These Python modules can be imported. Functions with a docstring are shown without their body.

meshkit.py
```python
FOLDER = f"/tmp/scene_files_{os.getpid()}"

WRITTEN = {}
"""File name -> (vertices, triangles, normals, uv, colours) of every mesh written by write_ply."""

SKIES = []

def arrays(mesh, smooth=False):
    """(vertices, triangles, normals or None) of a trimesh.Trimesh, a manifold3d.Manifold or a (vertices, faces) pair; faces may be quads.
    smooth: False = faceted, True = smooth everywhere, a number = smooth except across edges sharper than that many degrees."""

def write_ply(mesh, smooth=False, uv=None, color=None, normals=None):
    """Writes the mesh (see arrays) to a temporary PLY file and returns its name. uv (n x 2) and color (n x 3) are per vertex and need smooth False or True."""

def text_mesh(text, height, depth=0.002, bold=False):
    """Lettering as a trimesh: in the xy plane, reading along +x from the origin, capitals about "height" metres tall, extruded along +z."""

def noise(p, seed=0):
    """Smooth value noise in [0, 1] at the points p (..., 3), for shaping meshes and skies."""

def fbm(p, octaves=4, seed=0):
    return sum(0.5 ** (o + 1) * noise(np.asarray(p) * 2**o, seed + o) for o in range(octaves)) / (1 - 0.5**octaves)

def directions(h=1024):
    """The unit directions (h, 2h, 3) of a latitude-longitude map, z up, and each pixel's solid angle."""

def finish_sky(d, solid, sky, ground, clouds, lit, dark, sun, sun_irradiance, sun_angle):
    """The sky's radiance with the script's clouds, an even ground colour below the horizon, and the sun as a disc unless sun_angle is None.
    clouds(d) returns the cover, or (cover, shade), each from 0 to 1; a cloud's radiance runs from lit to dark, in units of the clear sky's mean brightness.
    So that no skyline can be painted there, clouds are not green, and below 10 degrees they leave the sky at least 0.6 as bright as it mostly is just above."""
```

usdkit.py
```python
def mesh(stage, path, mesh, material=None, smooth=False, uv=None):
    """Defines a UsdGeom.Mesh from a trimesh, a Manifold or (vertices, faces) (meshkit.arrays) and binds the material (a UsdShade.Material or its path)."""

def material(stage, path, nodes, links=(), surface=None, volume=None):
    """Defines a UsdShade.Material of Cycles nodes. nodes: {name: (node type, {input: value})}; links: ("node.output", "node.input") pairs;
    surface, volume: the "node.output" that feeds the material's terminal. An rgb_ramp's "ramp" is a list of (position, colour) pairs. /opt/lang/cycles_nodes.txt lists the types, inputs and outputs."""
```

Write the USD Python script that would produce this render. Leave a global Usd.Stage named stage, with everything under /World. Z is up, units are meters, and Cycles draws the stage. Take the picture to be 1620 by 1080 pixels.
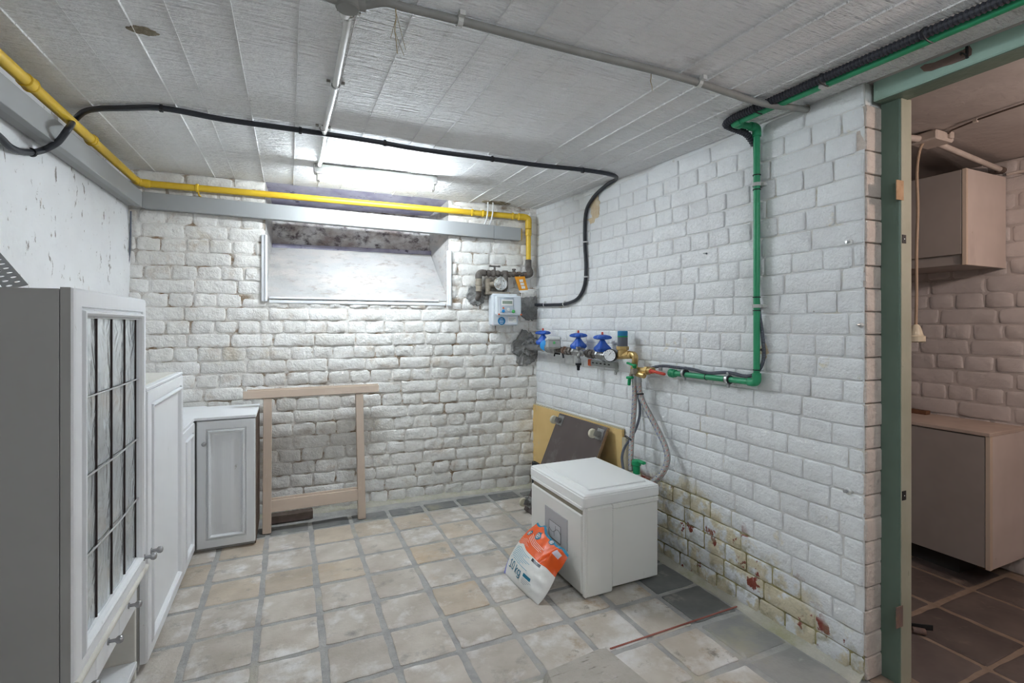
import math, random
import numpy as np, trimesh
from shapely.geometry import Polygon, Point
from scipy.spatial import Delaunay
import usdkit, meshkit
from pxr import Usd, UsdGeom, UsdLux, UsdShade, Gf, Sdf

# ------------------------------------------------------------------ camera, light, exposure
stage = Usd.Stage.CreateInMemory()
UsdGeom.SetStageUpAxis(stage, UsdGeom.Tokens.z)
UsdGeom.SetStageMetersPerUnit(stage, 1.0)
UsdGeom.Xform.Define(stage, '/World')
UsdGeom.Scope.Define(stage, '/World/Looks')
FPX, HORIZON, YAW, EYE = 785.0, 513.0, math.radians(24.2), 1.2
EXPOSURE = 3.28
TUBE_POWER = 25.0          # ceiling fluorescent tube, emission strength
FILL_POWER = 9.0         # fill lamp added out of view behind the viewer
BULB_POWER = 48.0          # warm lamp of the room next door
cam = UsdGeom.Camera.Define(stage, '/World/camera')
cam.CreateHorizontalApertureAttr(36.0)
cam.CreateVerticalApertureAttr(24.0)
cam.CreateFocalLengthAttr(FPX / 1620 * 36.0)
cam.CreateVerticalApertureOffsetAttr(-(540 - HORIZON) / 1620 * 36.0)
cam.CreateClippingRangeAttr(Gf.Vec2f(0.02, 100))
cam.CreateExposureAttr(EXPOSURE)
_fw = np.array([math.sin(YAW), math.cos(YAW), 0.0]); _ri = np.array([math.cos(YAW), -math.sin(YAW), 0.0]); _up = np.array([0, 0, 1.0])
_m = Gf.Matrix4d(*_ri, 0, *_up, 0, *(-_fw), 0, 0, 0, EYE, 1)
cam.AddTransformOp().Set(_m)
sky = UsdLux.DomeLight.Define(stage, '/World/sky')      # the cellar is closed: the sky only keeps cracks from going black
sky.CreateIntensityAttr(0.02)

# ------------------------------------------------------------------ measuring helpers (a sight line met with a real plane)
EYEP = np.array([0, 0, EYE])
BW0, BW1 = np.array([0.472, 3.412]), np.array([1.629, 3.318])            # back wall line in plan
BWD = (BW1 - BW0) / np.linalg.norm(BW1 - BW0); BWN = np.array([BWD[1], -BWD[0]])   # along it; into the room
RX = 1.765                                                              # right wall x
def by(x): return 3.412 - (x - .472) * .08124
def lw(y): return -.838 - .017 * (3.518 - y)                            # left wall x
def zc(x, y): return 1.99 + .022 * y - .012 * (x - 1.765)               # ceiling height
def ray(px, py): return _fw + _ri * (px - 810) / FPX + _up * (HORIZON - py) / FPX
def at_x(px, py, x): d = ray(px, py); return EYEP + d * (x / d[0])
def at_y(px, py, y): d = ray(px, py); return EYEP + d * (y / d[1])
def at_z(px, py, z): d = ray(px, py); return EYEP + d * ((z - EYE) / d[2])
def on_back(px, py, off=0.0):
    d = ray(px, py); p = BW0 + BWN * off; n = BWN
    return EYEP + d * ((p @ n) / (d[:2] @ n))
def bend(y): d = np.asarray(y, float) - 1.9; return .0265 * (np.sqrt(d * d + .0225) + d)     # the old wall bows into the room towards the corner
def on_right(px, py, off=0.0):
    p = at_x(px, py, RX - off)
    for _ in range(8): p = at_x(px, py, RX - off - bend(p[1]))
    return p
def bowed(m):
    m = m.copy(); v = m.vertices.copy(); v[:, 0] -= bend(v[:, 1]); m.vertices = v; return m
def on_ceil(px, py, off=0.0):
    z = 2.0
    for _ in range(6): p = at_z(px, py, z); z = zc(p[0], p[1]) - off
    return p

# ------------------------------------------------------------------ scene helpers
USED = {}
def numbered(path):
    n = USED.get(path, 0); USED[path] = n + 1
    return path if n == 0 else f'{path}_{n:03d}'
def keys(prim, label=None, cat=None, group=None, kind=None):
    for k, v in (('label', label), ('category', cat), ('group', group), ('kind', kind)):
        if v: prim.SetCustomDataByKey(k, v)
LOC = {}
def thing(name, label=None, cat=None, loc=(0, 0, 0), group=None, kind=None):
    path = numbered('/World/' + name)
    x = UsdGeom.Xform.Define(stage, path); x.AddTranslateOp().Set(Gf.Vec3d(*map(float, loc)))
    LOC[path] = np.array(loc, float)
    keys(x.GetPrim(), label, cat, group, kind)
    return path
def part(parent, name, mesh, material, smooth=35, label=None, kind=None, uv=None):
    loc = LOC[parent] if parent in LOC else np.zeros(3)
    path = numbered(parent + '/' + name)
    if hasattr(mesh, 'to_mesh') or isinstance(mesh, tuple):
        v, f, _ = meshkit.arrays(mesh); mesh = trimesh.Trimesh(v, f, process=False)
    mesh = mesh.copy(); mesh.apply_translation(-loc)
    m = usdkit.mesh(stage, path, mesh, LOOK[material], smooth=smooth, uv=uv)
    LOC[path] = loc
    keys(m.GetPrim(), label, None, None, kind)
    return path
def single(name, mesh, material, label=None, cat=None, group=None, kind=None, smooth=35):
    path = numbered('/World/' + name)
    if isinstance(mesh, tuple):
        v, f, _ = meshkit.arrays(mesh); mesh = trimesh.Trimesh(v, f, process=False)
    m = usdkit.mesh(stage, path, mesh, LOOK[material], smooth=smooth)
    LOC[path] = np.zeros(3)
    keys(m.GetPrim(), label, cat, group, kind)
    return path
def cat_(*ms): return trimesh.util.concatenate([m for m in ms if m is not None])

# ------------------------------------------------------------------ mesh helpers
def hull(pts): return trimesh.convex.convex_hull(np.asarray(pts, float))
def box(lo, hi, b=0.0):
    """Chamfered box."""
    lo, hi = np.minimum(lo, hi).astype(float), np.maximum(lo, hi).astype(float)
    if b <= 0: return trimesh.creation.box(bounds=[lo, hi])
    b = min(b, *(0.49 * (hi - lo)))
    P = []
    for i in range(8):
        c = np.array([(lo, hi)[(i >> k) & 1][k] for k in range(3)]); s = np.array([1 if (i >> k) & 1 == 0 else -1 for k in range(3)])
        for k in range(3):
            q = c + s * b; q[k] = c[k]; P.append(q)
    return hull(P)
def frame_of(d):
    d = np.asarray(d, float) / np.linalg.norm(d); a = np.array([0, 0, 1.0]) if abs(d[2]) < .9 else np.array([1.0, 0, 0])
    u = np.cross(a, d); u /= np.linalg.norm(u); return u, np.cross(d, u), d
def obox(o, U, V, W, lo, hi, b=0.0):
    """Chamfered box in the frame (o; U, V, W)."""
    m = box(lo, hi, b); v = m.vertices
    m.vertices = np.asarray(o) + v[:, :1] * U + v[:, 1:2] * V + v[:, 2:] * W
    if np.dot(np.cross(U, V), W) < 0: m.invert()
    return m
def beam(a, b, w, t, up=(0, 0, 1), bev=.002):
    """Rectangular bar from a to b, w across and t along up."""
    a, b = np.asarray(a, float), np.asarray(b, float); d = b - a; L = np.linalg.norm(d); d /= L
    W = np.cross(d, up); W /= np.linalg.norm(W); T = np.cross(W, d)
    return obox(a, d, W, T, (0, -w / 2, -t / 2), (L, w / 2, t / 2), bev)
def smooth_path(pts, n=8):
    """Catmull-Rom through the points."""
    P = np.asarray(pts, float); P = np.vstack([2 * P[0] - P[1], P, 2 * P[-1] - P[-2]]); out = []
    for i in range(1, len(P) - 2):
        p0, p1, p2, p3 = P[i - 1:i + 3]
        t = np.linspace(0, 1, n, endpoint=False)[:, None]
        d01, d12, d23 = (max(np.linalg.norm(b - a), 1e-6) ** .5 for a, b in ((p0, p1), (p1, p2), (p2, p3)))
        m1 = (p2 - p1) + d12 * ((p1 - p0) / d01 - (p2 - p0) / (d01 + d12)); m2 = (p2 - p1) + d12 * ((p3 - p2) / d23 - (p3 - p1) / (d12 + d23))
        out.append((2 * t**3 - 3 * t**2 + 1) * p1 + (t**3 - 2 * t**2 + t) * m1 + (-2 * t**3 + 3 * t**2) * p2 + (t**3 - t**2) * m2)
    return np.vstack(out + [P[-2:-1]])
def tube(pts, r, sides=12, cap=True):
    """Round tube along a polyline; r a number or one radius per point."""
    P = np.asarray(pts, float); n = len(P); R = np.broadcast_to(r, n)
    T = np.gradient(P, axis=0) if n > 2 else np.repeat([P[1] - P[0]], 2, 0)
    T /= np.maximum(np.linalg.norm(T, axis=1, keepdims=True), 1e-9)
    u, v, _ = frame_of(T[0]); V, a = [], np.linspace(0, 2 * np.pi, sides, endpoint=False)
    for i in range(n):
        u = u - T[i] * (u @ T[i]); u /= np.linalg.norm(u); v = np.cross(T[i], u)
        V.append(P[i] + R[i] * (np.cos(a)[:, None] * u + np.sin(a)[:, None] * v))
    V = np.vstack(V); F = []
    for i in range(n - 1):
        for k in range(sides):
            a0, a1 = i * sides + k, i * sides + (k + 1) % sides
            F += [(a0, a1, a1 + sides), (a0, a1 + sides, a0 + sides)]
    if cap:
        V = np.vstack([V, P[:1], P[-1:]]); c0, c1 = len(V) - 2, len(V) - 1
        for k in range(sides):
            F += [(c0, (k + 1) % sides, k), (c1, (n - 1) * sides + k, (n - 1) * sides + (k + 1) % sides)]
    return trimesh.Trimesh(V, F, process=False)
def lathe(o, d, prof, sides=20):
    """Turned piece: prof = [(distance along d, radius)]."""
    u, v, d = frame_of(d); o = np.asarray(o, float); a = np.linspace(0, 2 * np.pi, sides, endpoint=False)
    prof = [(prof[0][0], 1e-5)] + list(prof) + [(prof[-1][0], 1e-5)]
    V = np.vstack([o + h * d + max(r, 1e-5) * (np.cos(a)[:, None] * u + np.sin(a)[:, None] * v) for h, r in prof]); F = []
    for i in range(len(prof) - 1):
        for k in range(sides):
            a0, a1 = i * sides + k, i * sides + (k + 1) % sides
            F += [(a0, a1, a1 + sides), (a0, a1 + sides, a0 + sides)]
    return trimesh.Trimesh(V, F, process=False)
def rod(a, b, r, sides=14, ch=.15):
    a, b = np.asarray(a, float), np.asarray(b, float); L = np.linalg.norm(b - a); c = min(ch * r, L * .3)
    return lathe(a, b - a, [(0, r - c), (c, r), (L - c, r), (L, r - c)], sides)
def prism(poly, o, U, V, depth, N=None):
    """A flat outline (list of (u, v)) with thickness depth along N = U x V."""
    p = poly if isinstance(poly, Polygon) else Polygon(poly)
    m = trimesh.creation.extrude_polygon(p, abs(depth), engine='earcut'); U, V = np.asarray(U, float), np.asarray(V, float)
    N = np.cross(U, V) if N is None else np.asarray(N, float); v = m.vertices
    m.vertices = np.asarray(o) + v[:, :1] * U + v[:, 1:2] * V + v[:, 2:] * N * np.sign(depth)
    if np.dot(np.cross(U, V), N * np.sign(depth)) < 0: m.invert()
    return m
def rect_loft(o, U, V, N, w, h, steps, cap=True, back=False):
    """Moulded rectangular frame or panel: steps = [(inset, height along N)] from the outside in."""
    o, U, V, N = (np.asarray(x, float) for x in (o, U, V, N)); P, F = [], []
    for ins, dep in steps:
        for a, b in ((ins, ins), (w - ins, ins), (w - ins, h - ins), (ins, h - ins)): P.append(o + a * U + b * V + dep * N)
    for i in range(len(steps) - 1):
        for k in range(4):
            a0, a1 = i * 4 + k, i * 4 + (k + 1) % 4
            F += [(a0, a1, a1 + 4), (a0, a1 + 4, a0 + 4)]
    if cap: n = (len(steps) - 1) * 4; F += [(n, n + 1, n + 2), (n, n + 2, n + 3)]
    if back: F += [(0, 2, 1), (0, 3, 2)]
    m = trimesh.Trimesh(P, F, process=False)
    if np.dot(np.cross(U, V), N) < 0: m.invert()
    return m
def grid(fn, nu, nv):
    """Surface over the unit square: fn(s, t) -> points."""
    s, t = np.meshgrid(np.linspace(0, 1, nu), np.linspace(0, 1, nv), indexing='ij')
    P = fn(s.ravel(), t.ravel()); i, j = np.meshgrid(np.arange(nu - 1), np.arange(nv - 1), indexing='ij'); k = (i * nv + j).ravel()
    return trimesh.Trimesh(P, np.vstack([np.stack([k, k + nv, k + nv + 1], 1), np.stack([k, k + nv + 1, k + 1], 1)]), process=False)
def blob(o, U, V, N, rad, thick, seed, n=80, aspect=1.0, rough=.5, noise_scale=2.6):
    """Ragged splash of mortar: irregular outline, thin rim, lumpy face."""
    a = np.linspace(0, 2 * np.pi, n, endpoint=False); c = np.stack([np.cos(a), np.sin(a), 0 * a], 1)
    R = rad * (1 + rough * 2 * (meshkit.fbm(c * noise_scale + 7.3, 5, seed) - .5)); P, F = [np.asarray(o, float) + thick * np.asarray(N)], []
    rings = (.2, .4, .6, .8, .93, 1.0)
    for q, rr in enumerate(rings):
        u, v = R * rr * c[:, 0] * aspect, R * rr * c[:, 1]
        h = (thick * (.6 + 1.6 * (meshkit.fbm(np.stack([u * 45, v * 45, 0 * u + seed], 1), 3, seed) - .4))) if rr < 1 else np.full(n, -.004)
        P += list(np.asarray(o) + u[:, None] * U + v[:, None] * V + h[:, None] * N)
    for k in range(n):
        F.append((0, 1 + k, 1 + (k + 1) % n))
        for q in range(len(rings) - 1):
            a0, a1 = 1 + q * n + k, 1 + q * n + (k + 1) % n
            F += [(a0, a0 + n, a1 + n), (a0, a1 + n, a1)]
    m = trimesh.Trimesh(np.array(P), F, process=False)
    if np.dot(np.cross(U, V), N) < 0: m.invert()
    return m

# ------------------------------------------------------------------ materials
LOOK = {}
def look(name, c1, c2=None, scale=6.0, detail=5, rough=.6, spec=.3, metal=0.0, bump=(), stains=(), stretch=(1, 1, 1), world=False, tone=0.0,
         lohi=(.35, .65), coat=0.0, emit=None, zone=None, transmit=0.0):
    """Noise between c1 and c2; stains = [(colour, scale, lo, hi, stretch)] laid over where their own noise exceeds lo..hi;
    bump = [(scale, metres, stretch)]; tone varies the value from object to object; zone = (colour list, ...) see lower wall."""
    n, l = {'tc': ('geometry' if world else 'texture_coordinate', {}), 'p': ('principled_bsdf', {'roughness': rough, 'specular_ior_level': spec, 'metallic': metal, 'coat_weight': coat, 'transmission_weight': transmit})}, []
    src = 'tc.position' if world else 'tc.object'
    def noise_(k, sc, st=(1, 1, 1), det=5, off=0.0, r=.55):
        n['m' + k] = ('mapping', {'scale': st, 'location': (off, off * .7, off * 1.3)}); n['n' + k] = ('noise_texture', {'scale': sc, 'detail': det, 'roughness': r})
        l.extend([(src, f'm{k}.vector'), (f'm{k}.vector', f'n{k}.vector')]); return f'n{k}.fac'
    def ramp(k, fac, stops): n['r' + k] = ('rgb_ramp', {'ramp': stops}); l.append((fac, f'r{k}.fac')); return f'r{k}.color'
    if c2 is None: n['c0'] = ('color', {'value': c1}); cur = 'c0.color'
    else: cur = ramp('b', noise_('b', scale, stretch, detail), [(lohi[0], c1), (lohi[1], c2)])
    for i, (col, sc, lo, hi, st) in enumerate(stains):
        k = f's{i}'; fac = ramp(k, noise_(k, sc, st, 6, 3.1 * (i + 1), .65), [(lo, (0, 0, 0)), (hi, (1, 1, 1))])
        n['x' + k] = ('mix_color', {'b': col}); l.extend([(cur, f'x{k}.a'), (fac, f'x{k}.fac')]); cur = f'x{k}.result'
    if zone: cur = zone(n, l, cur, noise_, ramp)
    if tone:
        n['oi'] = ('object_info', {}); n['mr'] = ('map_range', {'to_min': 1 - tone, 'to_max': 1 + tone}); n['hs'] = ('hsv', {})
        l.extend([('oi.random', 'mr.value'), ('mr.result', 'hs.value'), (cur, 'hs.color')]); cur = 'hs.color'
    l.append((cur, 'p.base_color'))
    last = None
    for i, (sc, dist, *st) in enumerate(bump):
        k = f'u{i}'; fac = noise_(k, sc, st[0] if st else (1, 1, 1), 5, 1.7 * i)
        n['k' + k] = ('bump', {'distance': dist, 'strength': 1.0}); l.append((fac, f'k{k}.height'))
        if last: l.append((last, f'k{k}.normal'))
        last = f'k{k}.normal'
    if last: l.append((last, 'p.normal'))
    if emit:
        n['p'][1].update({'emission_color': emit[0], 'emission_strength': emit[1]})
    LOOK[name] = usdkit.material(stage, '/World/Looks/' + name, n, l, surface='p.BSDF')
def g(v, t=(1, 1, 1)): return tuple(v * x for x in t)
# setting ----------------------------------------------------------
def low_zone(kind):
    """Lower right wall: damp zone where the white paint has flaked to a cream undercoat, to bare red brick and to mossy joints."""
    def z(n, l, cur, noise_, ramp):
        n['g'] = ('separate_xyz', {}); l.append(('tc.position', 'g.vector'))
        n['y1'] = ('map_range', {'from_min': 1.0, 'from_max': 1.75, 'to_min': .10, 'to_max': .44, 'clamp': True}); l.append(('g.y', 'y1.value'))
        n['d'] = ('math', {'math_type': 'subtract'}); l.extend([('y1.result', 'd.value1'), ('g.z', 'd.value2')])
        nz = noise_('z', 7.0, (1, 1, 1), 5, 9.0)
        n['nn'] = ('math', {'math_type': 'multiply_add', 'value2': .34, 'value3': -.17}); l.append((nz, 'nn.value1'))
        n['e'] = ('math', {'math_type': 'add'}); l.extend([('d.value', 'e.value1'), ('nn.value', 'e.value2')])
        n['mk'] = ('map_range', {'from_min': -.02, 'from_max': .05, 'clamp': True}); l.append(('e.value', 'mk.value'))
        if kind == 'brick':
            a = ramp('za', noise_('za', 8.0, (1, 1, 1), 6, 4.0, .6), [(.47, (0, 0, 0)), (.53, (1, 1, 1))])
            n['cr'] = ('mix_color', {'b': (.67, .60, .44)}); l.extend([(cur, 'cr.a'), (a, 'cr.fac')])
            a2 = ramp('zc', noise_('zc', 5.5, (1, 1, 1), 6, 14.0, .6), [(.585, (0, 0, 0)), (.60, (1, 1, 1))])
            n['rd'] = ('mix_color', {'b': (.26, .06, .04)}); l.extend([('cr.result', 'rd.a'), (a2, 'rd.fac')])
            a3 = ramp('zd', noise_('zd', 22.0, (1, 1, 1), 6, 5.0, .6), [(.5, (0, 0, 0)), (.7, (.75, .75, .75))])
            n['ms'] = ('mix_color', {'b': (.36, .33, .21)}); l.extend([('rd.result', 'ms.a'), (a3, 'ms.fac')]); top = 'ms.result'
        else:
            top = ramp('za', noise_('za', 14.0, (1, 1, 1), 6, 4.0, .6), [(.35, (.22, .18, .09)), (.5, (.42, .37, .17)), (.66, (.62, .58, .46))])
        n['zx'] = ('mix_color', {}); l.extend([(cur, 'zx.a'), (top, 'zx.b'), ('mk.result', 'zx.fac')])
        return 'zx.result'
    return z
W = .86
look('brick_back', g(W, (1, .985, .95)), g(W * .86, (1, .97, .91)), scale=5, rough=.55, tone=.05, world=True,
     stains=[((.46, .36, .27), 8, .56, .80, (1, 1, 1)), ((.55, .48, .36), 3.0, .60, .78, (1, 1, 1.5))], bump=[(22, .010), (80, .003)])
look('joint_back', g(.82, (1, .98, .94)), g(.66, (1, .94, .86)), scale=6, rough=.9, world=True,
     stains=[((.28, .20, .13), 8, .49, .64, (1, 1, 1.4)), ((.33, .28, .12), 5, .66, .74, (1, 1, 1))], bump=[(60, .004)])
look('brick_right', g(W, (.97, .99, 1.0)), g(W * .92, (.98, .99, 1.0)), scale=5, rough=.38, tone=.03, world=True, spec=.4,
     stains=[((.62, .53, .33), 5, .66, .76, (1, 1, 1)), ((.34, .31, .28), 30, .70, .735, (1, 1, 1))], bump=[(28, .0062), (100, .002)], zone=low_zone('brick'))
look('joint_right', g(.82, (.97, .99, 1.0)), g(.74, (1, .98, .95)), scale=6, rough=.6, world=True,
     stains=[((.56, .49, .33), 4.2, .61, .74, (1, .7, 1)), ((.30, .24, .12), 13, .66, .76, (1, 1, 1))], bump=[(50, .002)], zone=low_zone('joint'))
look('brick_reveal_lit', (.66, .57, .51), (.58, .495, .44), scale=9, rough=.7, world=True, tone=.05, stains=[((.16, .13, .11), 14, .62, .75, (1, 1, 1))], bump=[(40, .01)])  # white wall bricks tinted with the pinkish light from next door
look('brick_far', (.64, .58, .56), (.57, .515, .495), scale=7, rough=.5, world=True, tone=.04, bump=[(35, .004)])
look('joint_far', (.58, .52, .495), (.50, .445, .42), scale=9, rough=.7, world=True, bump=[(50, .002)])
look('plaster_left', g(.86, (.97, .99, 1.0)), g(.82, (.98, .99, 1.0)), scale=4, rough=.6, world=True,
     stains=[((.30, .28, .26), 21, .63, .665, (1, 1, .40)), ((.42, .40, .37), 34, .64, .68, (1, 1, .6)), ((.46, .30, .16), 8, .70, .74, (1, 1, .6))], bump=[(9, .008, (1, 1, .7)), (45, .002)])
look('plaster', (.74, .73, .71), (.68, .67, .65), scale=5, rough=.8, world=True, bump=[(20, .003)])
look('plaster_dim', (.34, .335, .32), (.28, .275, .265), scale=5, rough=.9, world=True)
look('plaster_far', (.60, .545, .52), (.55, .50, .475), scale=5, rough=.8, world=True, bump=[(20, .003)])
look('ceiling_concrete', g(.93, (1, 1, 1)), g(.89, (1, .99, .98)), scale=3, rough=.75, world=True, tone=.025,
     stains=[((.36, .34, .31), 40, .73, .77, (1, 1, 1)), ((.50, .47, .43), 2.2, .62, .8, (1, 1, 1))], bump=[(13, .024, (.7, 6, 1)), (34, .010, (1, 1.3, 1)), (110, .002)])
look('ceiling_fin', g(.92, (1, 1, 1)), rough=.7)
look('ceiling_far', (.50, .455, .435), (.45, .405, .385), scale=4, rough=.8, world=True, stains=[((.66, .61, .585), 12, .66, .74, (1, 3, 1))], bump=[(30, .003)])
look('tile_cream', (.56, .515, .455), (.43, .38, .32), scale=6, rough=.55, world=True, tone=.07, spec=.35,
     stains=[((.44, .31, .18), 3.2, .63, .80, (1, 1, 1)), ((.70, .68, .655), 7, .52, .68, (1, 1, 1)), ((.27, .25, .225), 9, .57, .74, (1, 1, 1))], bump=[(20, .003), (90, .0015)])
look('tile_ochre', (.54, .465, .37), (.42, .355, .28), scale=6, rough=.55, world=True, tone=.07, spec=.35,
     stains=[((.44, .31, .18), 3.6, .56, .78, (1, 1, 1)), ((.68, .65, .60), 6, .56, .72, (1, 1, 1)), ((.27, .25, .225), 10, .58, .74, (1, 1, 1))], bump=[(20, .003), (90, .0015)])
look('tile_dark', (.13, .135, .135), (.21, .21, .20), scale=5, rough=.5, world=True, tone=.15,
     stains=[((.42, .40, .34), 7, .60, .78, (1, 1, 1)), ((.36, .34, .22), 2.6, .56, .75, (1, 1, 1))], bump=[(25, .003)])
look('tile_slate', (.27, .27, .26), (.36, .35, .33), scale=5, rough=.5, world=True, tone=.08,
     stains=[((.42, .39, .27), 3, .52, .72, (1, 1, 1)), ((.55, .53, .50), 8, .62, .76, (1, 1, 1))], bump=[(25, .003)])
look('tile_limed', (.44, .39, .32), (.54, .50, .44), scale=5, rough=.6, world=True,
     stains=[((.68, .665, .64), 4.5, .47, .64, (1, 1, 1)), ((.34, .24, .14), 3.5, .56, .66, (1, 1, 1)), ((.22, .20, .17), 9, .60, .68, (1, 1, 1))], bump=[(18, .006), (70, .002)])
look('grout', (.33, .325, .315), (.43, .42, .40), scale=14, rough=.9, world=True, stains=[((.46, .42, .33), 3, .55, .7, (1, 1, 1))], bump=[(70, .006)])
look('mortar_fillet', (.44, .42, .35), (.52, .50, .43), scale=9, rough=.85, world=True, stains=[((.38, .365, .24), 5, .52, .68, (1, 1, 1))], bump=[(50, .006)])
look('grout_red', (.26, .075, .055), (.33, .13, .10), scale=20, rough=.8, world=True)
look('slab_concrete', (.40, .37, .32), (.50, .47, .42), scale=6, rough=.85, world=True, stains=[((.24, .22, .19), 16, .58, .7, (1, 4, 1)), ((.62, .6, .57), 6, .6, .72, (1, 1, 1))], bump=[(26, .008), (90, .004)])
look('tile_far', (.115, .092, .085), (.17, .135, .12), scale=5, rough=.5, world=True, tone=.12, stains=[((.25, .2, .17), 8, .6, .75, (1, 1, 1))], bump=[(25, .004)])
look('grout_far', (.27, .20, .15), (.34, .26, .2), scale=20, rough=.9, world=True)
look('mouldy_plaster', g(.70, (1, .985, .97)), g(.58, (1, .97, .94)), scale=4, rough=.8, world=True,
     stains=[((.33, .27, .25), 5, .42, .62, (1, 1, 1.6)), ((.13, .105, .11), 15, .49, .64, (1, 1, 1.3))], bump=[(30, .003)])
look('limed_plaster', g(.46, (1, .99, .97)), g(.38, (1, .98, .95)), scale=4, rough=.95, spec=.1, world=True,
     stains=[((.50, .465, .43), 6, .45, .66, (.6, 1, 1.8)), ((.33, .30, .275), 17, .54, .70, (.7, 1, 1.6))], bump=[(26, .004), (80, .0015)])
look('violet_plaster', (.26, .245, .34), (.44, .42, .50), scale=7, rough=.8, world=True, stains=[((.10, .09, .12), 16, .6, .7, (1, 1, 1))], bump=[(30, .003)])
look('white_wood', (.78, .79, .80), (.72, .73, .74), scale=9, rough=.45, world=True, bump=[(40, .002, (1, 1, .2))])
look('cement', (.20, .20, .195), (.31, .305, .295), scale=12, rough=.95, world=True, stains=[((.45, .43, .40), 18, .64, .76, (1, 1, 1))], bump=[(40, .014)])
look('spalled_concrete', (.20, .165, .11), (.30, .26, .19), scale=40, rough=.95, world=True, bump=[(60, .01)])
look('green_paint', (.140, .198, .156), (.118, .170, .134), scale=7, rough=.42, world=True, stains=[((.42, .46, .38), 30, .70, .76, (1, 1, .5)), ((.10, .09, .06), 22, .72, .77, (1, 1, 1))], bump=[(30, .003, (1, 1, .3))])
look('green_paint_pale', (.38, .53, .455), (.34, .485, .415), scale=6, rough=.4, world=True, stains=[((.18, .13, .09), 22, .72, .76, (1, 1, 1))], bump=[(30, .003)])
look('green_paint_warm_lit', (.40, .39, .30), (.35, .34, .255), scale=7, rough=.5, world=True, stains=[((.12, .10, .07), 26, .70, .76, (1, 1, .6)), ((.46, .43, .36), 16, .66, .74, (1, 1, .5))], bump=[(30, .003, (1, 1, .3))])  # warm lamplight from next door put into the colour of the green post
look('bare_wood', (.52, .33, .20), (.40, .24, .13), scale=30, rough=.8)
look('rusty_steel', (.24, .15, .12), (.17, .12, .105), scale=16, rough=.7, world=True, stains=[((.36, .19, .07), 12, .55, .68, (1, 1, 1))], bump=[(50, .004)])
look('black_iron', (.02, .02, .02), rough=.5)

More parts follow.
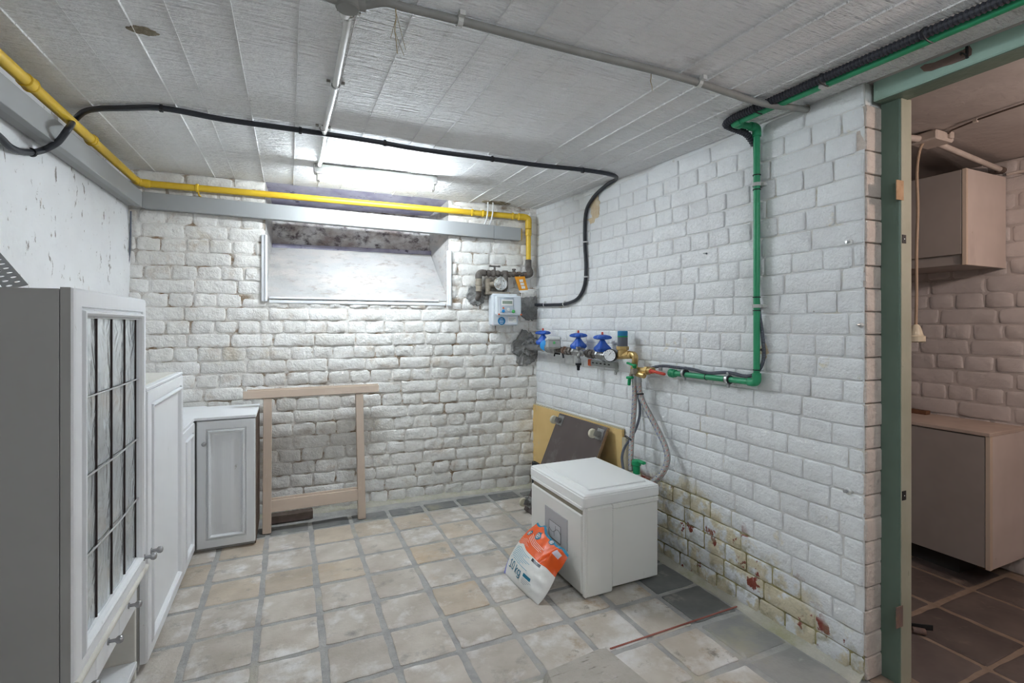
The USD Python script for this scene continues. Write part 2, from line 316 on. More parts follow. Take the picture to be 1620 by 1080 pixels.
# wall of bricks
def brick_mesh(w, h, d, rng, seed, edge, rough, nu, nv, o, U, V, N, jit):
    us = np.r_[0, edge, np.linspace(edge, w - edge, nu - 2)[1:-1], w - edge, w]; vs = np.r_[0, edge * .8, np.linspace(edge * .8, h - edge * .8, nv - 2)[1:-1], h - edge * .8, h]
    u, v = np.meshgrid(us, vs, indexing='ij'); rim = np.zeros_like(u, bool); rim[[0, -1], :] = True; rim[:, [0, -1]] = True
    wob = lambda k: (meshkit.noise(np.stack([u * 22 + k * 3, v * 30 + seed * 1.7, 0 * u + seed], -1), k) - .5)
    dep = np.where(rim, -.0015, d + rough * 2 * wob(1)); u2 = u + jit * 2 * wob(2) * np.where(rim, 1, .7); v2 = v + jit * 2 * wob(3) * np.where(rim, 1, .7)
    cor = np.zeros_like(u); cor[0, 0] = cor[0, -1] = cor[-1, 0] = cor[-1, -1] = 1
    u2 += cor * np.where(u < w / 2, 1, -1) * edge * .7; v2 += cor * np.where(v < h / 2, 1, -1) * edge * .5
    P = np.asarray(o) + u2.ravel()[:, None] * U + v2.ravel()[:, None] * V + dep.ravel()[:, None] * N
    n1, n2 = u.shape; i, j = np.meshgrid(np.arange(n1 - 1), np.arange(n2 - 1), indexing='ij'); k = (i * n2 + j).ravel()
    m = trimesh.Trimesh(P, np.vstack([np.stack([k, k + n2, k + n2 + 1], 1), np.stack([k, k + n2 + 1, k + 1], 1)]), process=False)
    if np.dot(np.cross(U, V), N) < 0: m.invert()
    return m
def bricks(wall, o, U, N, length, ztop, course, head, stretch, joint, look_, seed, depth=.009, edge=.012, rough=.003, jit=.004, holes=(), nu=7, nv=5, limit=300, phase=0, ubegin=0.0, warp=None):
    """Lays header and stretcher courses; the pieces that show largest become parts, the rest one stuff part."""
    rng = random.Random(seed); U, N, o = (np.asarray(x, float) for x in (U, N, o)); Vz = np.array([0, 0, 1.0]); out = []; z, row = 0.0, phase
    while z < 2.2:
        L0 = head if row % 2 == 0 else stretch; u = ubegin - rng.random() * L0
        while u < length:
            if row % 5 == 3 and rng.random() < .3: L = head
            else: L = L0
            L *= rng.uniform(.92, 1.08); a, b = max(u, ubegin), min(u + L, length); z0 = z + rng.uniform(-.002, .002); z1 = z + course
            zt = min(ztop(o + U * a), ztop(o + U * b))
            z1 = min(z1, zt)
            for (ha, hb, hz0, hz1) in holes:
                if a < hb and b > ha and z0 < hz1 and z1 > hz0:
                    if (z0 + z1) / 2 > hz0 and (z0 + z1) / 2 < hz1:
                        if a < ha: b = min(b, ha)
                        elif b > hb: a = max(a, hb)
                        else: a = b
                    elif z1 > hz0 and z0 < hz0: z1 = hz0
                    else: z0 = hz1
            if b - a > .03 and z1 - z0 > .03: out.append((a + joint / 2, b - joint / 2, z0 + joint * .35, z1 - joint * .35))
            u += L
        z += course; row += 1
    def size(q):
        p = o + U * (q[0] + q[1]) / 2 + Vz * (q[2] + q[3]) / 2; r = p - EYEP
        return (q[1] - q[0]) * (q[3] - q[2]) * abs(r @ N) / np.linalg.norm(r) ** 3
    def seen(q):
        p = o + U * (q[0] + q[1]) / 2 + Vz * (q[2] + q[3]) / 2 - EYEP; Z = p @ _fw
        return Z > .1 and abs(p @ _ri / Z) < 1.06 and -.75 < p[2] / Z < .69
    out = sorted([q for q in out if seen(q)], key=size, reverse=True) + [q for q in out if not seen(q)]
    ns = sum(seen(q) for q in out); rest = []
    for i, q in enumerate(out):
        m = brick_mesh(q[1] - q[0], q[3] - q[2], depth, rng, seed * 100 + i, edge * rng.uniform(.75, 1.25), rough, nu if q[1] - q[0] > .15 else nu - 1, nv, o + U * q[0] + Vz * q[2], U, Vz, N, jit)
        if warp: m = warp(m)
        if i < min(limit, ns): part(wall, 'brick', m, look_, smooth=60)
        else: rest.append(m)
    if rest: part(wall, 'small_bricks', cat_(*rest), look_, smooth=60, kind='stuff')

def bed(o, U, N, length, ztop, seed, amp=.003, n=(90, 60), z0=0.0):
    o, U, N = (np.asarray(x, float) for x in (o, U, N))
    def fn(s, t):
        p = o + (s * length)[:, None] * U; zt = np.array([ztop(q) for q in p]); p = p.copy(); p[:, 2] = z0 + t * (zt - z0)
        return p + (amp * 2 * (meshkit.fbm(p * 14, 3, seed) - .5) - .002)[:, None] * N
    m = grid(fn, *n)
    if np.dot(np.cross(U, [0, 0, 1]), N) < 0: m.invert()
    return m
def slab_behind(a, b, z0, z1, thick, N):
    """Solid wall body behind a face from plan point a to b."""
    a, b, N = np.array([*a, 0.0]), np.array([*b, 0.0]), np.asarray(N, float); U = (b - a); L = np.linalg.norm(U); U /= L
    return obox(a, U, N, np.array([0, 0, 1.0]), (0, -thick, z0), (L, -.012, z1))
ZT = lambda p: zc(p[0], p[1])

# right wall (brick) up to the doorway, then beyond it towards the viewer
YJ, YD = 1.036, 0.14                      # doorway runs from y = YD to YJ in the right wall
wr = thing('wall_right', 'white-painted brick wall on the right with flaking damp foot', kind='structure')
part(wr, 'mortar_bed', bowed(bed((RX, YJ, 0), (0, 1, 0), (-1, 0, 0), 2.32, ZT, 3, .0015)), 'joint_right', smooth=True)
part(wr, 'wall_core', cat_(bowed(slab_behind((RX, YJ + .004), (RX, 1.9), 0, 2.1, .135, (-1, 0, 0))), bowed(slab_behind((RX, 1.9), (RX, 3.4), 0, 2.1, .135, (-1, 0, 0))), slab_behind((RX, -2.7), (RX, YD), 0, 2.1, .135, (-1, 0, 0)),
     box((RX, -2.7, 0), (RX + .012, YD, 2.1)), box((RX + .02, YD, 2.02), (RX + .13, YJ, 2.1))), 'plaster', smooth=False)
bricks(wr, (RX, YJ, 0), (0, 1, 0), (-1, 0, 0), 2.28, ZT, .0775, .115, .222, .006, 'brick_right', 5, depth=.0045, edge=.006, rough=.0022, jit=.002, warp=bowed)
# brick ends in the doorway reveal
k, z = 0, .004
rr = random.Random(8)
while z < 1.93:
    part(wr, 'reveal_brick', box((RX + .001 + rr.uniform(0, .004), YJ - .004 - rr.uniform(0, .004), z), (RX + .1, YJ + .03, min(z + .0745, zc(RX, YJ) - .03)), .004), 'brick_reveal_lit', smooth=50); z += .0775

# back wall with its walled-up cellar window
NX0, NX1, NZ0 = -.135, 1.022, 1.362        # opening of the recess
BU = np.array([*BWD, 0]); BN = np.array([*BWN, 0])
xl = lw(3.52) - .02
BO = np.array([xl, by(xl), 0]); BLEN = (1.715 - xl) / BWD[0]
ub = lambda x: (x - xl) / BWD[0]
wb = thing('wall_back', 'rough white-painted brick wall at the back with brown joints', kind='structure')
def bpt(x, z, off=0.0): return np.array([x, by(x), z]) + BN * off
h0, h1 = ub(NX0), ub(NX1)
beds = []
for (a, b, za, full) in ((0, h0, 0, True), (h1, BLEN, 0, True)):
    beds.append(bed(BO + BU * a, BU, BN, b - a, ZT, 4, .003, (60, 70)))
beds.append(bed(BO + BU * h0, BU, BN, h1 - h0, lambda p: NZ0, 4, .003, (60, 50)))
part(wb, 'mortar_bed', cat_(*beds), 'joint_back', smooth=True)
core = [slab_behind(BO[:2], (BO + BU * h0)[:2], 0, 2.15, .12, BN), slab_behind((BO + BU * h1)[:2], (BO + BU * BLEN)[:2], 0, 2.15, .12, BN), slab_behind((BO + BU * h0)[:2], (BO + BU * h1)[:2], 0, NZ0 - .005, .12, BN)]
part(wb, 'wall_core', cat_(*core), 'plaster', smooth=False)
bricks(wb, BO, BU, BN, BLEN, ZT, .0815, .128, .235, .008, 'brick_back', 11, depth=.0055, edge=.011, rough=.006, jit=.006, holes=[(h0, h1, NZ0 - .005, 3)], nu=8, nv=5)
# splayed window recess
ZS = 1.735; DR = .30                        # top of the sloping sill, depth of the recess
def q4(a, b, c, d, n=24, amp=.004, seed=1):
    a, b, c, d = map(np.asarray, (a, b, c, d))
    def fn(s, t):
        s, t = s[:, None], t[:, None]; p = (1 - s) * (1 - t) * a + s * (1 - t) * b + s * t * c + (1 - s) * t * d
        nn = np.cross(b - a, d - a); nn = nn / np.linalg.norm(nn); return p + amp * 2 * (meshkit.fbm(p * 9, 3, seed)[:, None] - .5) * nn
    return grid(fn, n, n)
wn = thing('window_1', 'walled-up cellar window recess with sloping whitewashed sill and mouldy top', kind='structure')
xr0, xr1 = NX0 + .005, NX1 - .075
part(wn, 'sloping_sill', q4(bpt(NX0, NZ0), bpt(NX1, NZ0), bpt(xr1, ZS, -DR), bpt(xr0, ZS, -DR), 40, .006), 'limed_plaster', smooth=True)
part(wn, 'recess_back', q4(bpt(xr0, ZS + .0, -DR - .02), bpt(xr1, ZS, -DR - .02), bpt(xr1, 2.02, -DR - .02), bpt(xr0, 2.02, -DR - .02), 40, .006, 5), 'mouldy_plaster', smooth=True)
part(wn, 'sill_ledge', obox(bpt(xr0, ZS, -DR), BU, np.array([0, 0, 1.0]), BN, (0, -.012, -.03), (xr1 - xr0 + .03, .018, .012), .004), 'violet_plaster', smooth=False)
part(wn, 'recess_lintel', q4(bpt(xr0, 2.02, -DR - .02), bpt(xr1, 2.02, -DR - .02), bpt(NX1, 2.075, -.0), bpt(NX0, 2.09, 0), 12, .003, 6), 'violet_plaster', smooth=True)
part(wn, 'reveal', q4(bpt(NX1, NZ0), bpt(NX1, 2.08), bpt(xr1, 2.08, -DR - .02), bpt(xr1, ZS - .02, -DR - .02), 16, .003, 7), 'limed_plaster', smooth=True)
part(wn, 'reveal', q4(bpt(NX0, NZ0), bpt(xr0, ZS - .02, -DR - .02), bpt(xr0, 2.1, -DR - .02), bpt(NX0, 2.1), 16, .003, 8), 'limed_plaster', smooth=True)
part(wn, 'wall_core', cat_(slab_behind(bpt(NX0 - .15, 0, -DR - .04)[:2], bpt(NX1 + .15, 0, -DR - .04)[:2], 1.2, 2.15, .1, BN)), 'plaster', smooth=False)
TZ1 = 1.758
for nm, a, b in (('trim_1', bpt(NX0 - .004, NZ0 - .02, .012), bpt(NX0 - .004, TZ1, .012)), ('trim_2', bpt(NX1 + .004, NZ0 - .035, .012), bpt(NX1 + .004, TZ1 - .04, .012))):
    m = cat_(beam(a, b, .034, .022, BN, .004), beam(a + BN * .010 + BU * .008, b + BN * .010 + BU * .008, .012, .014, BN, .004))
    single(nm, m, 'white_wood', 'thin white wooden moulding up the %s side of the walled-up window' % ('left' if nm == 'trim_1' else 'right'), kind='structure')
single('trim_3', cat_(beam(bpt(NX0 + .02, NZ0 + .004, .010), bpt(NX1 - .07, NZ0 + .001, .010), .014, .016, BN, .004), beam(bpt(NX0 + .02, NZ0 - .018, .006), bpt(NX1 - .02, NZ0 - .022, .006), .022, .012, BN, .004)),
       'white_wood', 'thin white wooden moulding along the foot of the walled-up window', kind='structure')
# cement splashes around pipes
def splash(px, py, off, rad, thick, seed, asp=1.0, right=False):
    o = on_right(px, py, off) if right else on_back(px, py, off)
    return blob(o, (0, -1, 0) if right else BU, np.array([0, 0, 1.0]), np.array([-1.0, 0, 0]) if right else BN, rad, thick, seed, aspect=asp)
part(wb, 'cement_patch', splash(754, 468, .010, .085, .012, 2, .8), 'cement')
part(wb, 'cement_patch', splash(838, 487, .010, .100, .012, 5, .8), 'cement')
part(wb, 'cement_patch', cat_(splash(833, 549, .010, .135, .016, 9, .75), splash(838, 549, .02, .07, .03, 10, .9)), 'cement')

look('cream_patch', (.66, .50, .31), (.74, .64, .47), scale=22, rough=.9, world=True, stains=[((.20, .07, .04), 26, .66, .70, (1, 1, 1))], bump=[(50, .004)])
part(wr, 'plaster_patch', splash(936, 330, .002, .095, .003, 12, .95, True), 'cream_patch')
part(wr, 'plaster_patch', splash(1209, 556, .002, .035, .004, 6, .6, True), 'cream_patch')

# left wall and the unseen walls that close the room
WL = [(lw(3.6), 3.6), (lw(-2.7), -2.7)]
single('wall_left', bed((lw(-2.7), -2.7, 0), np.array([lw(3.55) - lw(-2.7), 6.25, 0]) / np.hypot(lw(3.55) - lw(-2.7), 6.25), (1, 0, 0), 6.26, ZT, 6, .010, (200, 80)), 'plaster_left', 'white plastered left wall with small chipped pits', kind='structure', smooth=True)
single('wall_front', cat_(box((-1.0, -2.72, 0), (3.3, -2.6, 2.1))), 'plaster_dim', 'grey wall behind the viewer', kind='structure')

# ceiling with the imprint of its shuttering boards
ce = thing('ceiling', 'white-painted concrete ceiling marked by shuttering boards', kind='structure')
rr = random.Random(21); x = lw(-2.7) - .02
def slab(x0, x1, y0, y1, d, fin):
    def pt(x, y, e=0): return (x, y, zc(x, y) + d - e)
    top = .06; P = [pt(x0, y0), pt(x1, y0), pt(x1, y1), pt(x0, y1)] + [(a, b, c + top) for a, b, c in (pt(x0, y0), pt(x1, y0), pt(x1, y1), pt(x0, y1))]
    m = hull(P)
    if fin: m = cat_(m, hull([pt(x1 - .002, y0, -.002), pt(x1 + .002, y0, -.002), pt(x1, y0, fin), pt(x1 - .002, y1, -.002), pt(x1 + .002, y1, -.002), pt(x1, y1, fin)]))
    return m
while x < RX:
    w = rr.uniform(.105, .165); x1 = min(x + w, RX + .01)
    yend = by(max(x, -.9)) + .02 if not (NX0 - .02 < x < NX1 - .05) else by(x) + .08
    part(ce, 'board_imprint', slab(x, x1, -2.7, yend + .12, rr.uniform(0, .0022), rr.choice((.001, .002, .0035, .0045)) if x1 < RX else 0), 'ceiling_concrete', smooth=False)
    x = x1
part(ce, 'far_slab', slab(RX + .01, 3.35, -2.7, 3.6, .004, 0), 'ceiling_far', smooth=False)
part(ce, 'spalled_patch', blob(on_ceil(226, 49, .001), (1, 0, 0), (0, 1, 0), np.array([0, 0, -1.0]), .021, .0015, 4, aspect=1.9), 'spalled_concrete')
part(ce, 'spalled_patch', blob(on_ceil(786, 321, .001), (1, 0, 0), (0, 1, 0), np.array([0, 0, -1.0]), .045, .003, 14, aspect=2.2), 'spalled_concrete')
part(ce, 'spalled_patch', blob(on_ceil(905, 318, .001), (0, 1, 0), (1, 0, 0), np.array([0, 0, -1.0]), .016, .002, 15, aspect=5), 'spalled_concrete')

# floor: tiles over a grout bed
fl = thing('floor', 'cellar floor of square cream tiles with a dark border', kind='structure')
part(fl, 'grout_bed', box((-1.0, -2.7, -.06), (RX + .1, 3.75, -.004)), 'grout', smooth=False)
part(fl, 'far_grout_bed', box((RX + .1, -2.7, -.06), (3.35, 3.75, -.004)), 'grout_far', smooth=False)
xs = [-.342 + .2295 * k for k in range(-2, 8)] + [1.487]; xs = sorted(set(round(v, 4) for v in xs if v < 1.40)) + [1.485, RX - .035]
ys = [3.27, 3.125, 2.903, 2.674, 2.453, 2.21, 1.971, 1.743, 1.505, 1.275, 1.045, .815, .585, .355]
rr = random.Random(33)
def tile(x0, x1, y0, y1, gap, seed, zt=0.0):
    gx = gap / 2; C = [(x0 + gx, y0 + gx), (x1 - gx, y0 + gx), (x1 - gx, y1 - gx), (x0 + gx, y1 - gx)]; C = [(a + rr.uniform(-.003, .003), b + rr.uniform(-.003, .003)) for a, b in C]; Q = []
    for k in range(4):
        (ax, ay), (bx_, by_) = C[k], C[(k + 1) % 4]
        for q, t in enumerate((.025, .2, .4, .6, .8, .975)):
            w = rr.uniform(-.0022, .0022); Q.append((ax + (bx_ - ax) * t + w * (k % 2), ay + (by_ - ay) * t + w * (1 - k % 2)))
    Q = np.array(Q); n = len(Q); cen = Q.mean(0); tx, ty = rr.uniform(-.006, .006), rr.uniform(-.006, .006)
    def ring(inset, z, tilt=1): q = cen + (Q - cen) * (1 - inset / (x1 - x0) * 2); return np.c_[q, z + tilt * ((q[:, 0] - cen[0]) * tx + (q[:, 1] - cen[1]) * ty)]
    chip = np.array([[0, 0, rr.uniform(-.0012, .0004)] for _ in range(n)])
    V = np.vstack([ring(0, -.012, 0), ring(.0005, zt - .003), ring(.004, zt - .0003) + chip, ring(.018, zt), [[*cen, zt]]]); F = []
    for r in range(3):
        for k in range(n):
            a0, a1 = r * n + k, r * n + (k + 1) % n; F += [(a0, a1, a1 + n), (a0, a1 + n, a0 + n)]
    F += [(3 * n + k, 3 * n + (k + 1) % n, 4 * n) for k in range(n)]
    return trimesh.Trimesh(V, F, process=False)
for j in range(len(ys) - 1):
    for i in range(len(xs) - 1):
        x0, x1, y1, y0 = xs[i], xs[i + 1], ys[j], ys[j + 1]; sh = -.01 * (((x0 + x1) / 2) - .5) * .9 if j == 0 else 0
        lk = 'tile_cream' if rr.random() < .62 else 'tile_ochre'
        if y0 < 2.3 and lk == 'tile_ochre' and rr.random() < .6: lk = 'tile_cream'
        if j == 0: lk = 'tile_dark'
        elif x0 > 1.3: lk = 'tile_dark' if y0 > 1.50 else 'tile_slate'
        elif x0 > .55 and y0 < 1.55 and not (x0 < .7 and y0 > 1.4): lk = 'tile_limed'
        elif x0 > 1.0 and y0 < 1.75: lk = 'tile_limed'
        if j == 0 and x0 > 1.3: y1 = y1 - .05
        part(fl, 'tile', tile(x0, x1, y0, y1, .024, 0, rr.uniform(-.001, .0015)), lk, smooth=30)
xs2 = [RX + .16 + .3 * k for k in range(5)]; ys2 = [3.3 - .3 * k for k in range(14)]
for a, b in zip(xs2, xs2[1:]):
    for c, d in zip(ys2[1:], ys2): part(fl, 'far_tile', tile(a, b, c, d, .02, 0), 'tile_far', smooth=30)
part(fl, 'threshold', box((RX + .02, YD, -.03), (RX + .155, YJ, .001), .004), 'grout_far', smooth=False)
def fillet(a, b, h, w, N, n=40, seed=2):
    a, b, N = np.asarray(a, float), np.asarray(b, float), np.asarray(N, float)
    def fn(s, t):
        p = a + s[:, None] * (b - a); k = .75 + .6 * (meshkit.fbm(p * 9 + 3, 3, seed) - .5); q = np.clip(t, 0, 1)
        return p + (w * k * q - .003)[:, None] * N + np.stack([0 * q, 0 * q, h * k * (1 - q) ** 2 + .002 - .006 * (t > .98)], 1)
    m = grid(fn, n, 7)
    if m.face_normals[:, 2].mean() < 0: m.invert()
    return m
part(fl, 'mortar_fillet', cat_(bowed(fillet((RX, YJ, 0), (RX, 3.3, 0), .03, .055, (-1, 0, 0))), fillet(bpt(-.4, 0), bpt(1.76, 0), .03, .06, BN, 60, 5)), 'mortar_fillet', smooth=True)
a, b = at_z(965, 1026, .001), at_z(1172, 957, .001)
part(fl, 'red_joint', beam(a, b, .009, .004), 'grout_red', smooth=False)

# doorway frame (door_1) in the right wall
dr = thing('door_1', 'green-painted wooden door frame without a door in the right wall', kind='structure')
px0, px1 = 1.846, 1.906
post = part(dr, 'post', box((px0, .972, 0), (px1 + .0, 1.034, 1.955), .004), 'green_paint', smooth=30)
part(dr, 'post_edge', box((px0 + .003, .9695, .0), (px1, .9725, 1.953), .0008), 'green_paint_warm_lit', smooth=False)  # thin sheet in the warm-lit colour on the lamp side of the post
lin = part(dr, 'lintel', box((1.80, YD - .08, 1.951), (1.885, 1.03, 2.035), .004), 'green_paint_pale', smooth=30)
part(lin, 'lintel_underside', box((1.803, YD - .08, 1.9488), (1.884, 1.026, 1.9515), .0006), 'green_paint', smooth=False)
part(dr, 'post', box((px0, YD - .06, 0), (px1, YD, 1.955), .004), 'green_paint', smooth=30)
def on_edge(px, py, y=.9693): return at_y(px, py, y)
def edge_rect(x0, y0, x1, y1, d=.0012):
    a, b = on_edge(x0, y0), on_edge(x1, y1); return box((min(a[0], b[0]), .9693 - d, min(a[2], b[2])), (max(a[0], b[0]), .971, max(a[2], b[2])))
part(dr, 'hinge_mortice', edge_rect(1418, 284, 1429, 317), 'bare_wood', label='pale bare-wood hinge recess')
part(dr, 'hinge_mortice', edge_rect(1418, 961, 1428, 990), 'rusty_steel', label='dark hinge recess')
for (x0, y0, x1, y1) in ((1427, 371, 1433, 385), (1427, 777, 1433, 790)):
    part(dr, 'keeper_plate', edge_rect(x0, y0, x1, y1), 'black_iron')
    c = on_edge((x0 + x1) / 2, (y0 + y1) / 2); part(dr, 'screw', lathe(c, (0, -1, 0), [(0, .002), (.003, .002)], 8), 'white_wood')
a, b = at_x(1455, 113, 1.7995), at_x(1548, 72, 1.7995)
part(lin, 'rust_patch', prism([(p[1], p[2]) for p in [at_x(x, y, 1.7995) for x, y in ((1456, 107), (1462, 113), (1474, 112), (1490, 106), (1505, 102), (1526, 94), (1537, 87), (1538, 78), (1534, 72), (1524, 79), (1500, 90), (1478, 99), (1463, 102))]], (1.799, 0, 0), (0, 1, 0), (0, 0, 1), -.0012, (1, 0, 0)), 'rusty_steel', smooth=False)
c = at_x(1527, 83, 1.795)
part(lin, 'hook', cat_(tube(smooth_path([c + np.array([.004, .012, 0]), c + np.array([-.012, .006, -.002]), c + np.array([-.016, 0, -.006]), c + np.array([-.010, -.006, -.012])], 5), .0022, 8), box(c + np.array([-.002, -.006, -.018]), c + np.array([.005, -.001, .016]))), 'black_iron')

# room next door
wf = thing('wall_far', 'pinkish painted brick wall of the room behind the doorway', kind='structure')
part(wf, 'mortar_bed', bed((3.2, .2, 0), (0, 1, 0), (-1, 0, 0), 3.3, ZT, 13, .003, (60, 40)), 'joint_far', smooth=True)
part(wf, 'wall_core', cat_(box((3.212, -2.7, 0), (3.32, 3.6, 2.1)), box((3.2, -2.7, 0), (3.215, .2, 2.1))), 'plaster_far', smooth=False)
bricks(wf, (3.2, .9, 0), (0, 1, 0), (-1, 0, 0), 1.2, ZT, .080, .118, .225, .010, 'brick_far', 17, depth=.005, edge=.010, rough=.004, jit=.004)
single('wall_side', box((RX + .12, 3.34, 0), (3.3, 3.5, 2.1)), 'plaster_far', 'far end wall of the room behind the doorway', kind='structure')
# ------------------------------------------------------------------ object materials
look('lamp_white', (.42, .415, .39), rough=.4)
look('tube_glow', (1, 1, 1), rough=.3, emit=((.83, .925, 1.0), TUBE_POWER))
look('tube_glow_fill', (1, 1, 1), rough=.3, emit=((.85, .93, 1.0), FILL_POWER))
look('lamp_cap', (.62, .60, .55), rough=.5)
look('gas_yellow', (.80, .53, .035), (.74, .47, .03), scale=8, rough=.35, spec=.5, stains=[((.42, .27, .05), 24, .66, .74, (1, 1, 1))])
look('gas_yellow_dark', (.60, .37, .03), rough=.45)
look('trunk_grey', (.37, .38, .38), (.35, .36, .36), scale=3, rough=.5, stains=[((.38, .38, .37), 7, .62, .7, (1, 1, 1))])
look('trunk_slot', (.33, .33, .325), rough=.6)
look('cable_black', (.030, .033, .042), rough=.42, spec=.4)
look('clip_black', (.02, .02, .022), rough=.5)
look('conduit_white', (.78, .78, .77), (.70, .70, .68), scale=12, rough=.4)
look('conduit_grey', (.27, .265, .25), (.23, .225, .21), scale=12, rough=.5)
look('conduit_dim', (.66, .58, .53), (.56, .49, .44), scale=12, rough=.5)
look('clip_steel', (.35, .34, .32), rough=.45, metal=.6)
look('clip_grey', (.55, .55, .53), rough=.5)
look('root', (.40, .33, .20), (.30, .23, .13), scale=60, rough=.9)
look('pipe_green', (.025, .33, .145), (.022, .29, .13), scale=10, rough=.4, spec=.5)
look('handle_green', (.012, .30, .115), rough=.4)
look('corrugated_black', (.035, .037, .047), rough=.5)
look('corrugated_grey', (.13, .14, .17), rough=.45)
look('zinc', (.55, .56, .57), (.45, .46, .47), scale=20, rough=.35, metal=.85)
look('iron_old', (.17, .155, .14), (.10, .085, .075), scale=30, rough=.75, stains=[((.20, .09, .045), 14, .58, .7, (1, 1, 1)), ((.33, .31, .27), 22, .64, .74, (1, 1, 1))], bump=[(60, .003)])
look('iron_pale', (.36, .32, .26), (.26, .22, .17), scale=30, rough=.7, bump=[(60, .003)])
look('steel_bright', (.88, .89, .90), rough=.16, metal=1.0)
look('steel_dull', (.40, .40, .39), (.28, .275, .27), scale=30, rough=.4, metal=.7)
look('brass', (.62, .45, .20), (.50, .34, .14), scale=24, rough=.35, metal=.8)
look('meter_grey', (.66, .70, .74), rough=.45)
look('meter_panel', (.52, .57, .63), rough=.4)
look('meter_dark', (.25, .28, .32), rough=.4)
look('lcd', (.30, .36, .29), rough=.2, spec=.6)
look('blue_plastic', (.02, .11, .52), (.018, .09, .44), scale=10, rough=.35, spec=.5)
look('blue_sticker', (.02, .20, .42), rough=.4)
look('blue_light', (.03, .30, .70), rough=.35)
look('green_button', (.10, .50, .14), rough=.35)
look('red_plastic', (.62, .075, .05), rough=.4)
look('orange_red', (.78, .15, .05), rough=.5)
look('orange_tag', (.80, .33, .02), rough=.5)
look('paper_white', (.80, .80, .78), rough=.6)
look('print_grey', (.22, .24, .27), rough=.6)
look('meter_box', (.42, .43, .42), rough=.5)
look('meter_box_lid', (.62, .63, .62), rough=.5)
look('black_plastic', (.022, .024, .028), rough=.4)
look('rail_grey', (.42, .44, .42), rough=.5)
look('gauge_face', (.82, .83, .84), rough=.3)
look('glass_cover', (.9, .9, .9), rough=.05, spec=.6, transmit=1.0)
look('softener_white', (.82, .81, .77), (.80, .79, .75), scale=3, rough=.42, stains=[((.60, .585, .53), 3.0, .62, .76, (1, 1, .5))])
look('softener_lid', (.86, .86, .84), rough=.45)
look('softener_slot', (.36, .33, .26), rough=.6)
look('keypad_grey', (.46, .46, .475), rough=.5)
look('keypad_window', (.60, .60, .62), rough=.4)
look('keypad_line', (.10, .09, .10), rough=.5)
look('board_yellow', (.80, .57, .25), (.72, .49, .20), scale=4, rough=.6, stains=[((.72, .58, .34), 16, .64, .72, (1, 1, .35)), ((.70, .66, .58), 40, .68, .74, (1, 1, .5))])
look('board_edge', (.52, .46, .34), rough=.8)
look('dolly_brown', (.090, .070, .066), (.115, .092, .086), scale=4, rough=.45, stains=[((.19, .17, .17), 5, .55, .75, (1, 1, 1))])
look('plywood_edge', (.36, .24, .13), (.24, .15, .08), scale=50, rough=.8)
look('caster_wheel', (.62, .58, .46), rough=.5)
look('dark_crate', (.035, .038, .045), (.02, .022, .026), scale=9, rough=.6, stains=[((.22, .22, .23), 40, .62, .7, (1, 1, 1))])
look('beech', (.56, .45, .365), (.50, .395, .31), scale=14, stretch=(1, 1, .12), rough=.6, stains=[((.66, .55, .46), 20, .6, .75, (1, 1, .2))])
look('beech_rail', (.58, .47, .38), (.52, .41, .325), scale=14, stretch=(.12, 1, 1), rough=.6)
look('offcut_dark', (.10, .075, .06), (.15, .11, .09), scale=20, rough=.8)
look('cab_white_shaded', (.74, .75, .755), (.71, .72, .725), scale=4, rough=.42, stains=[((.50, .49, .46), 26, .69, .74, (1, 1, .4))], bump=[(60, .0008, (1, 1, .1))])  # white cabinet paint toned down for the shade on the corner door
look('cab_white', (.82, .835, .85), (.79, .80, .815), scale=4, rough=.42, stains=[((.50, .49, .46), 26, .69, .74, (1, 1, .4))], bump=[(60, .0008, (1, 1, .1))])
look('cab_cream', (.70, .68, .62), (.64, .62, .56), scale=6, rough=.5, bump=[(60, .0008, (.1, .1, 1))])
look('cab_shaded', (.36, .355, .34), (.345, .34, .325), scale=5, rough=.5, stains=[((.38, .36, .33), 30, .70, .75, (1, 1, 1))])  # cabinet colour darkened to carry the shade on sides facing the viewer
look('cab_chip', (.115, .075, .055), (.17, .12, .09), scale=30, rough=.8)
look('cab_dark', (.05, .048, .045), rough=.7)
look('lead', (.035, .025, .025), rough=.6)
look('lead_bright', (.52, .52, .53), rough=.3, metal=.8)
look('pewter', (.42, .42, .43), rough=.33, metal=.85)
look('cupboard_shaded', (.36, .315, .29), (.33, .29, .265), scale=9, rough=.5)  # cupboard colour with the shade of its unlit front put in
look('cupboard_lit', (.66, .575, .53), (.60, .52, .475), scale=5, rough=.55, stains=[((.42, .34, .29), 30, .69, .74, (1, 1, 1)), ((.54, .46, .42), 4, .6, .75, (1, 1, .4))])  # same cupboard colour made paler where the lamp strikes its side
look('cupboard_edge', (.62, .50, .40), rough=.6)
look('cupboard_top', (.58, .47, .40), (.50, .40, .34), scale=8, rough=.6)
look('cord_brown', (.42, .30, .21), rough=.5)
look('cord_dark', (.16, .12, .10), rough=.6)
look('holder_cream', (.66, .58, .44), rough=.45)
look('wood_brown', (.20, .095, .05), (.15, .07, .04), scale=30, rough=.6)
look('strip_steel', (.36, .37, .37), rough=.5, metal=.6)
look('bulb_glow', (1, 1, 1), emit=((1.0, .80, .70), BULB_POWER))
Z3 = np.array([0, 0, 1.0]); X3 = np.array([1.0, 0, 0]); Y3 = np.array([0, 1.0, 0])

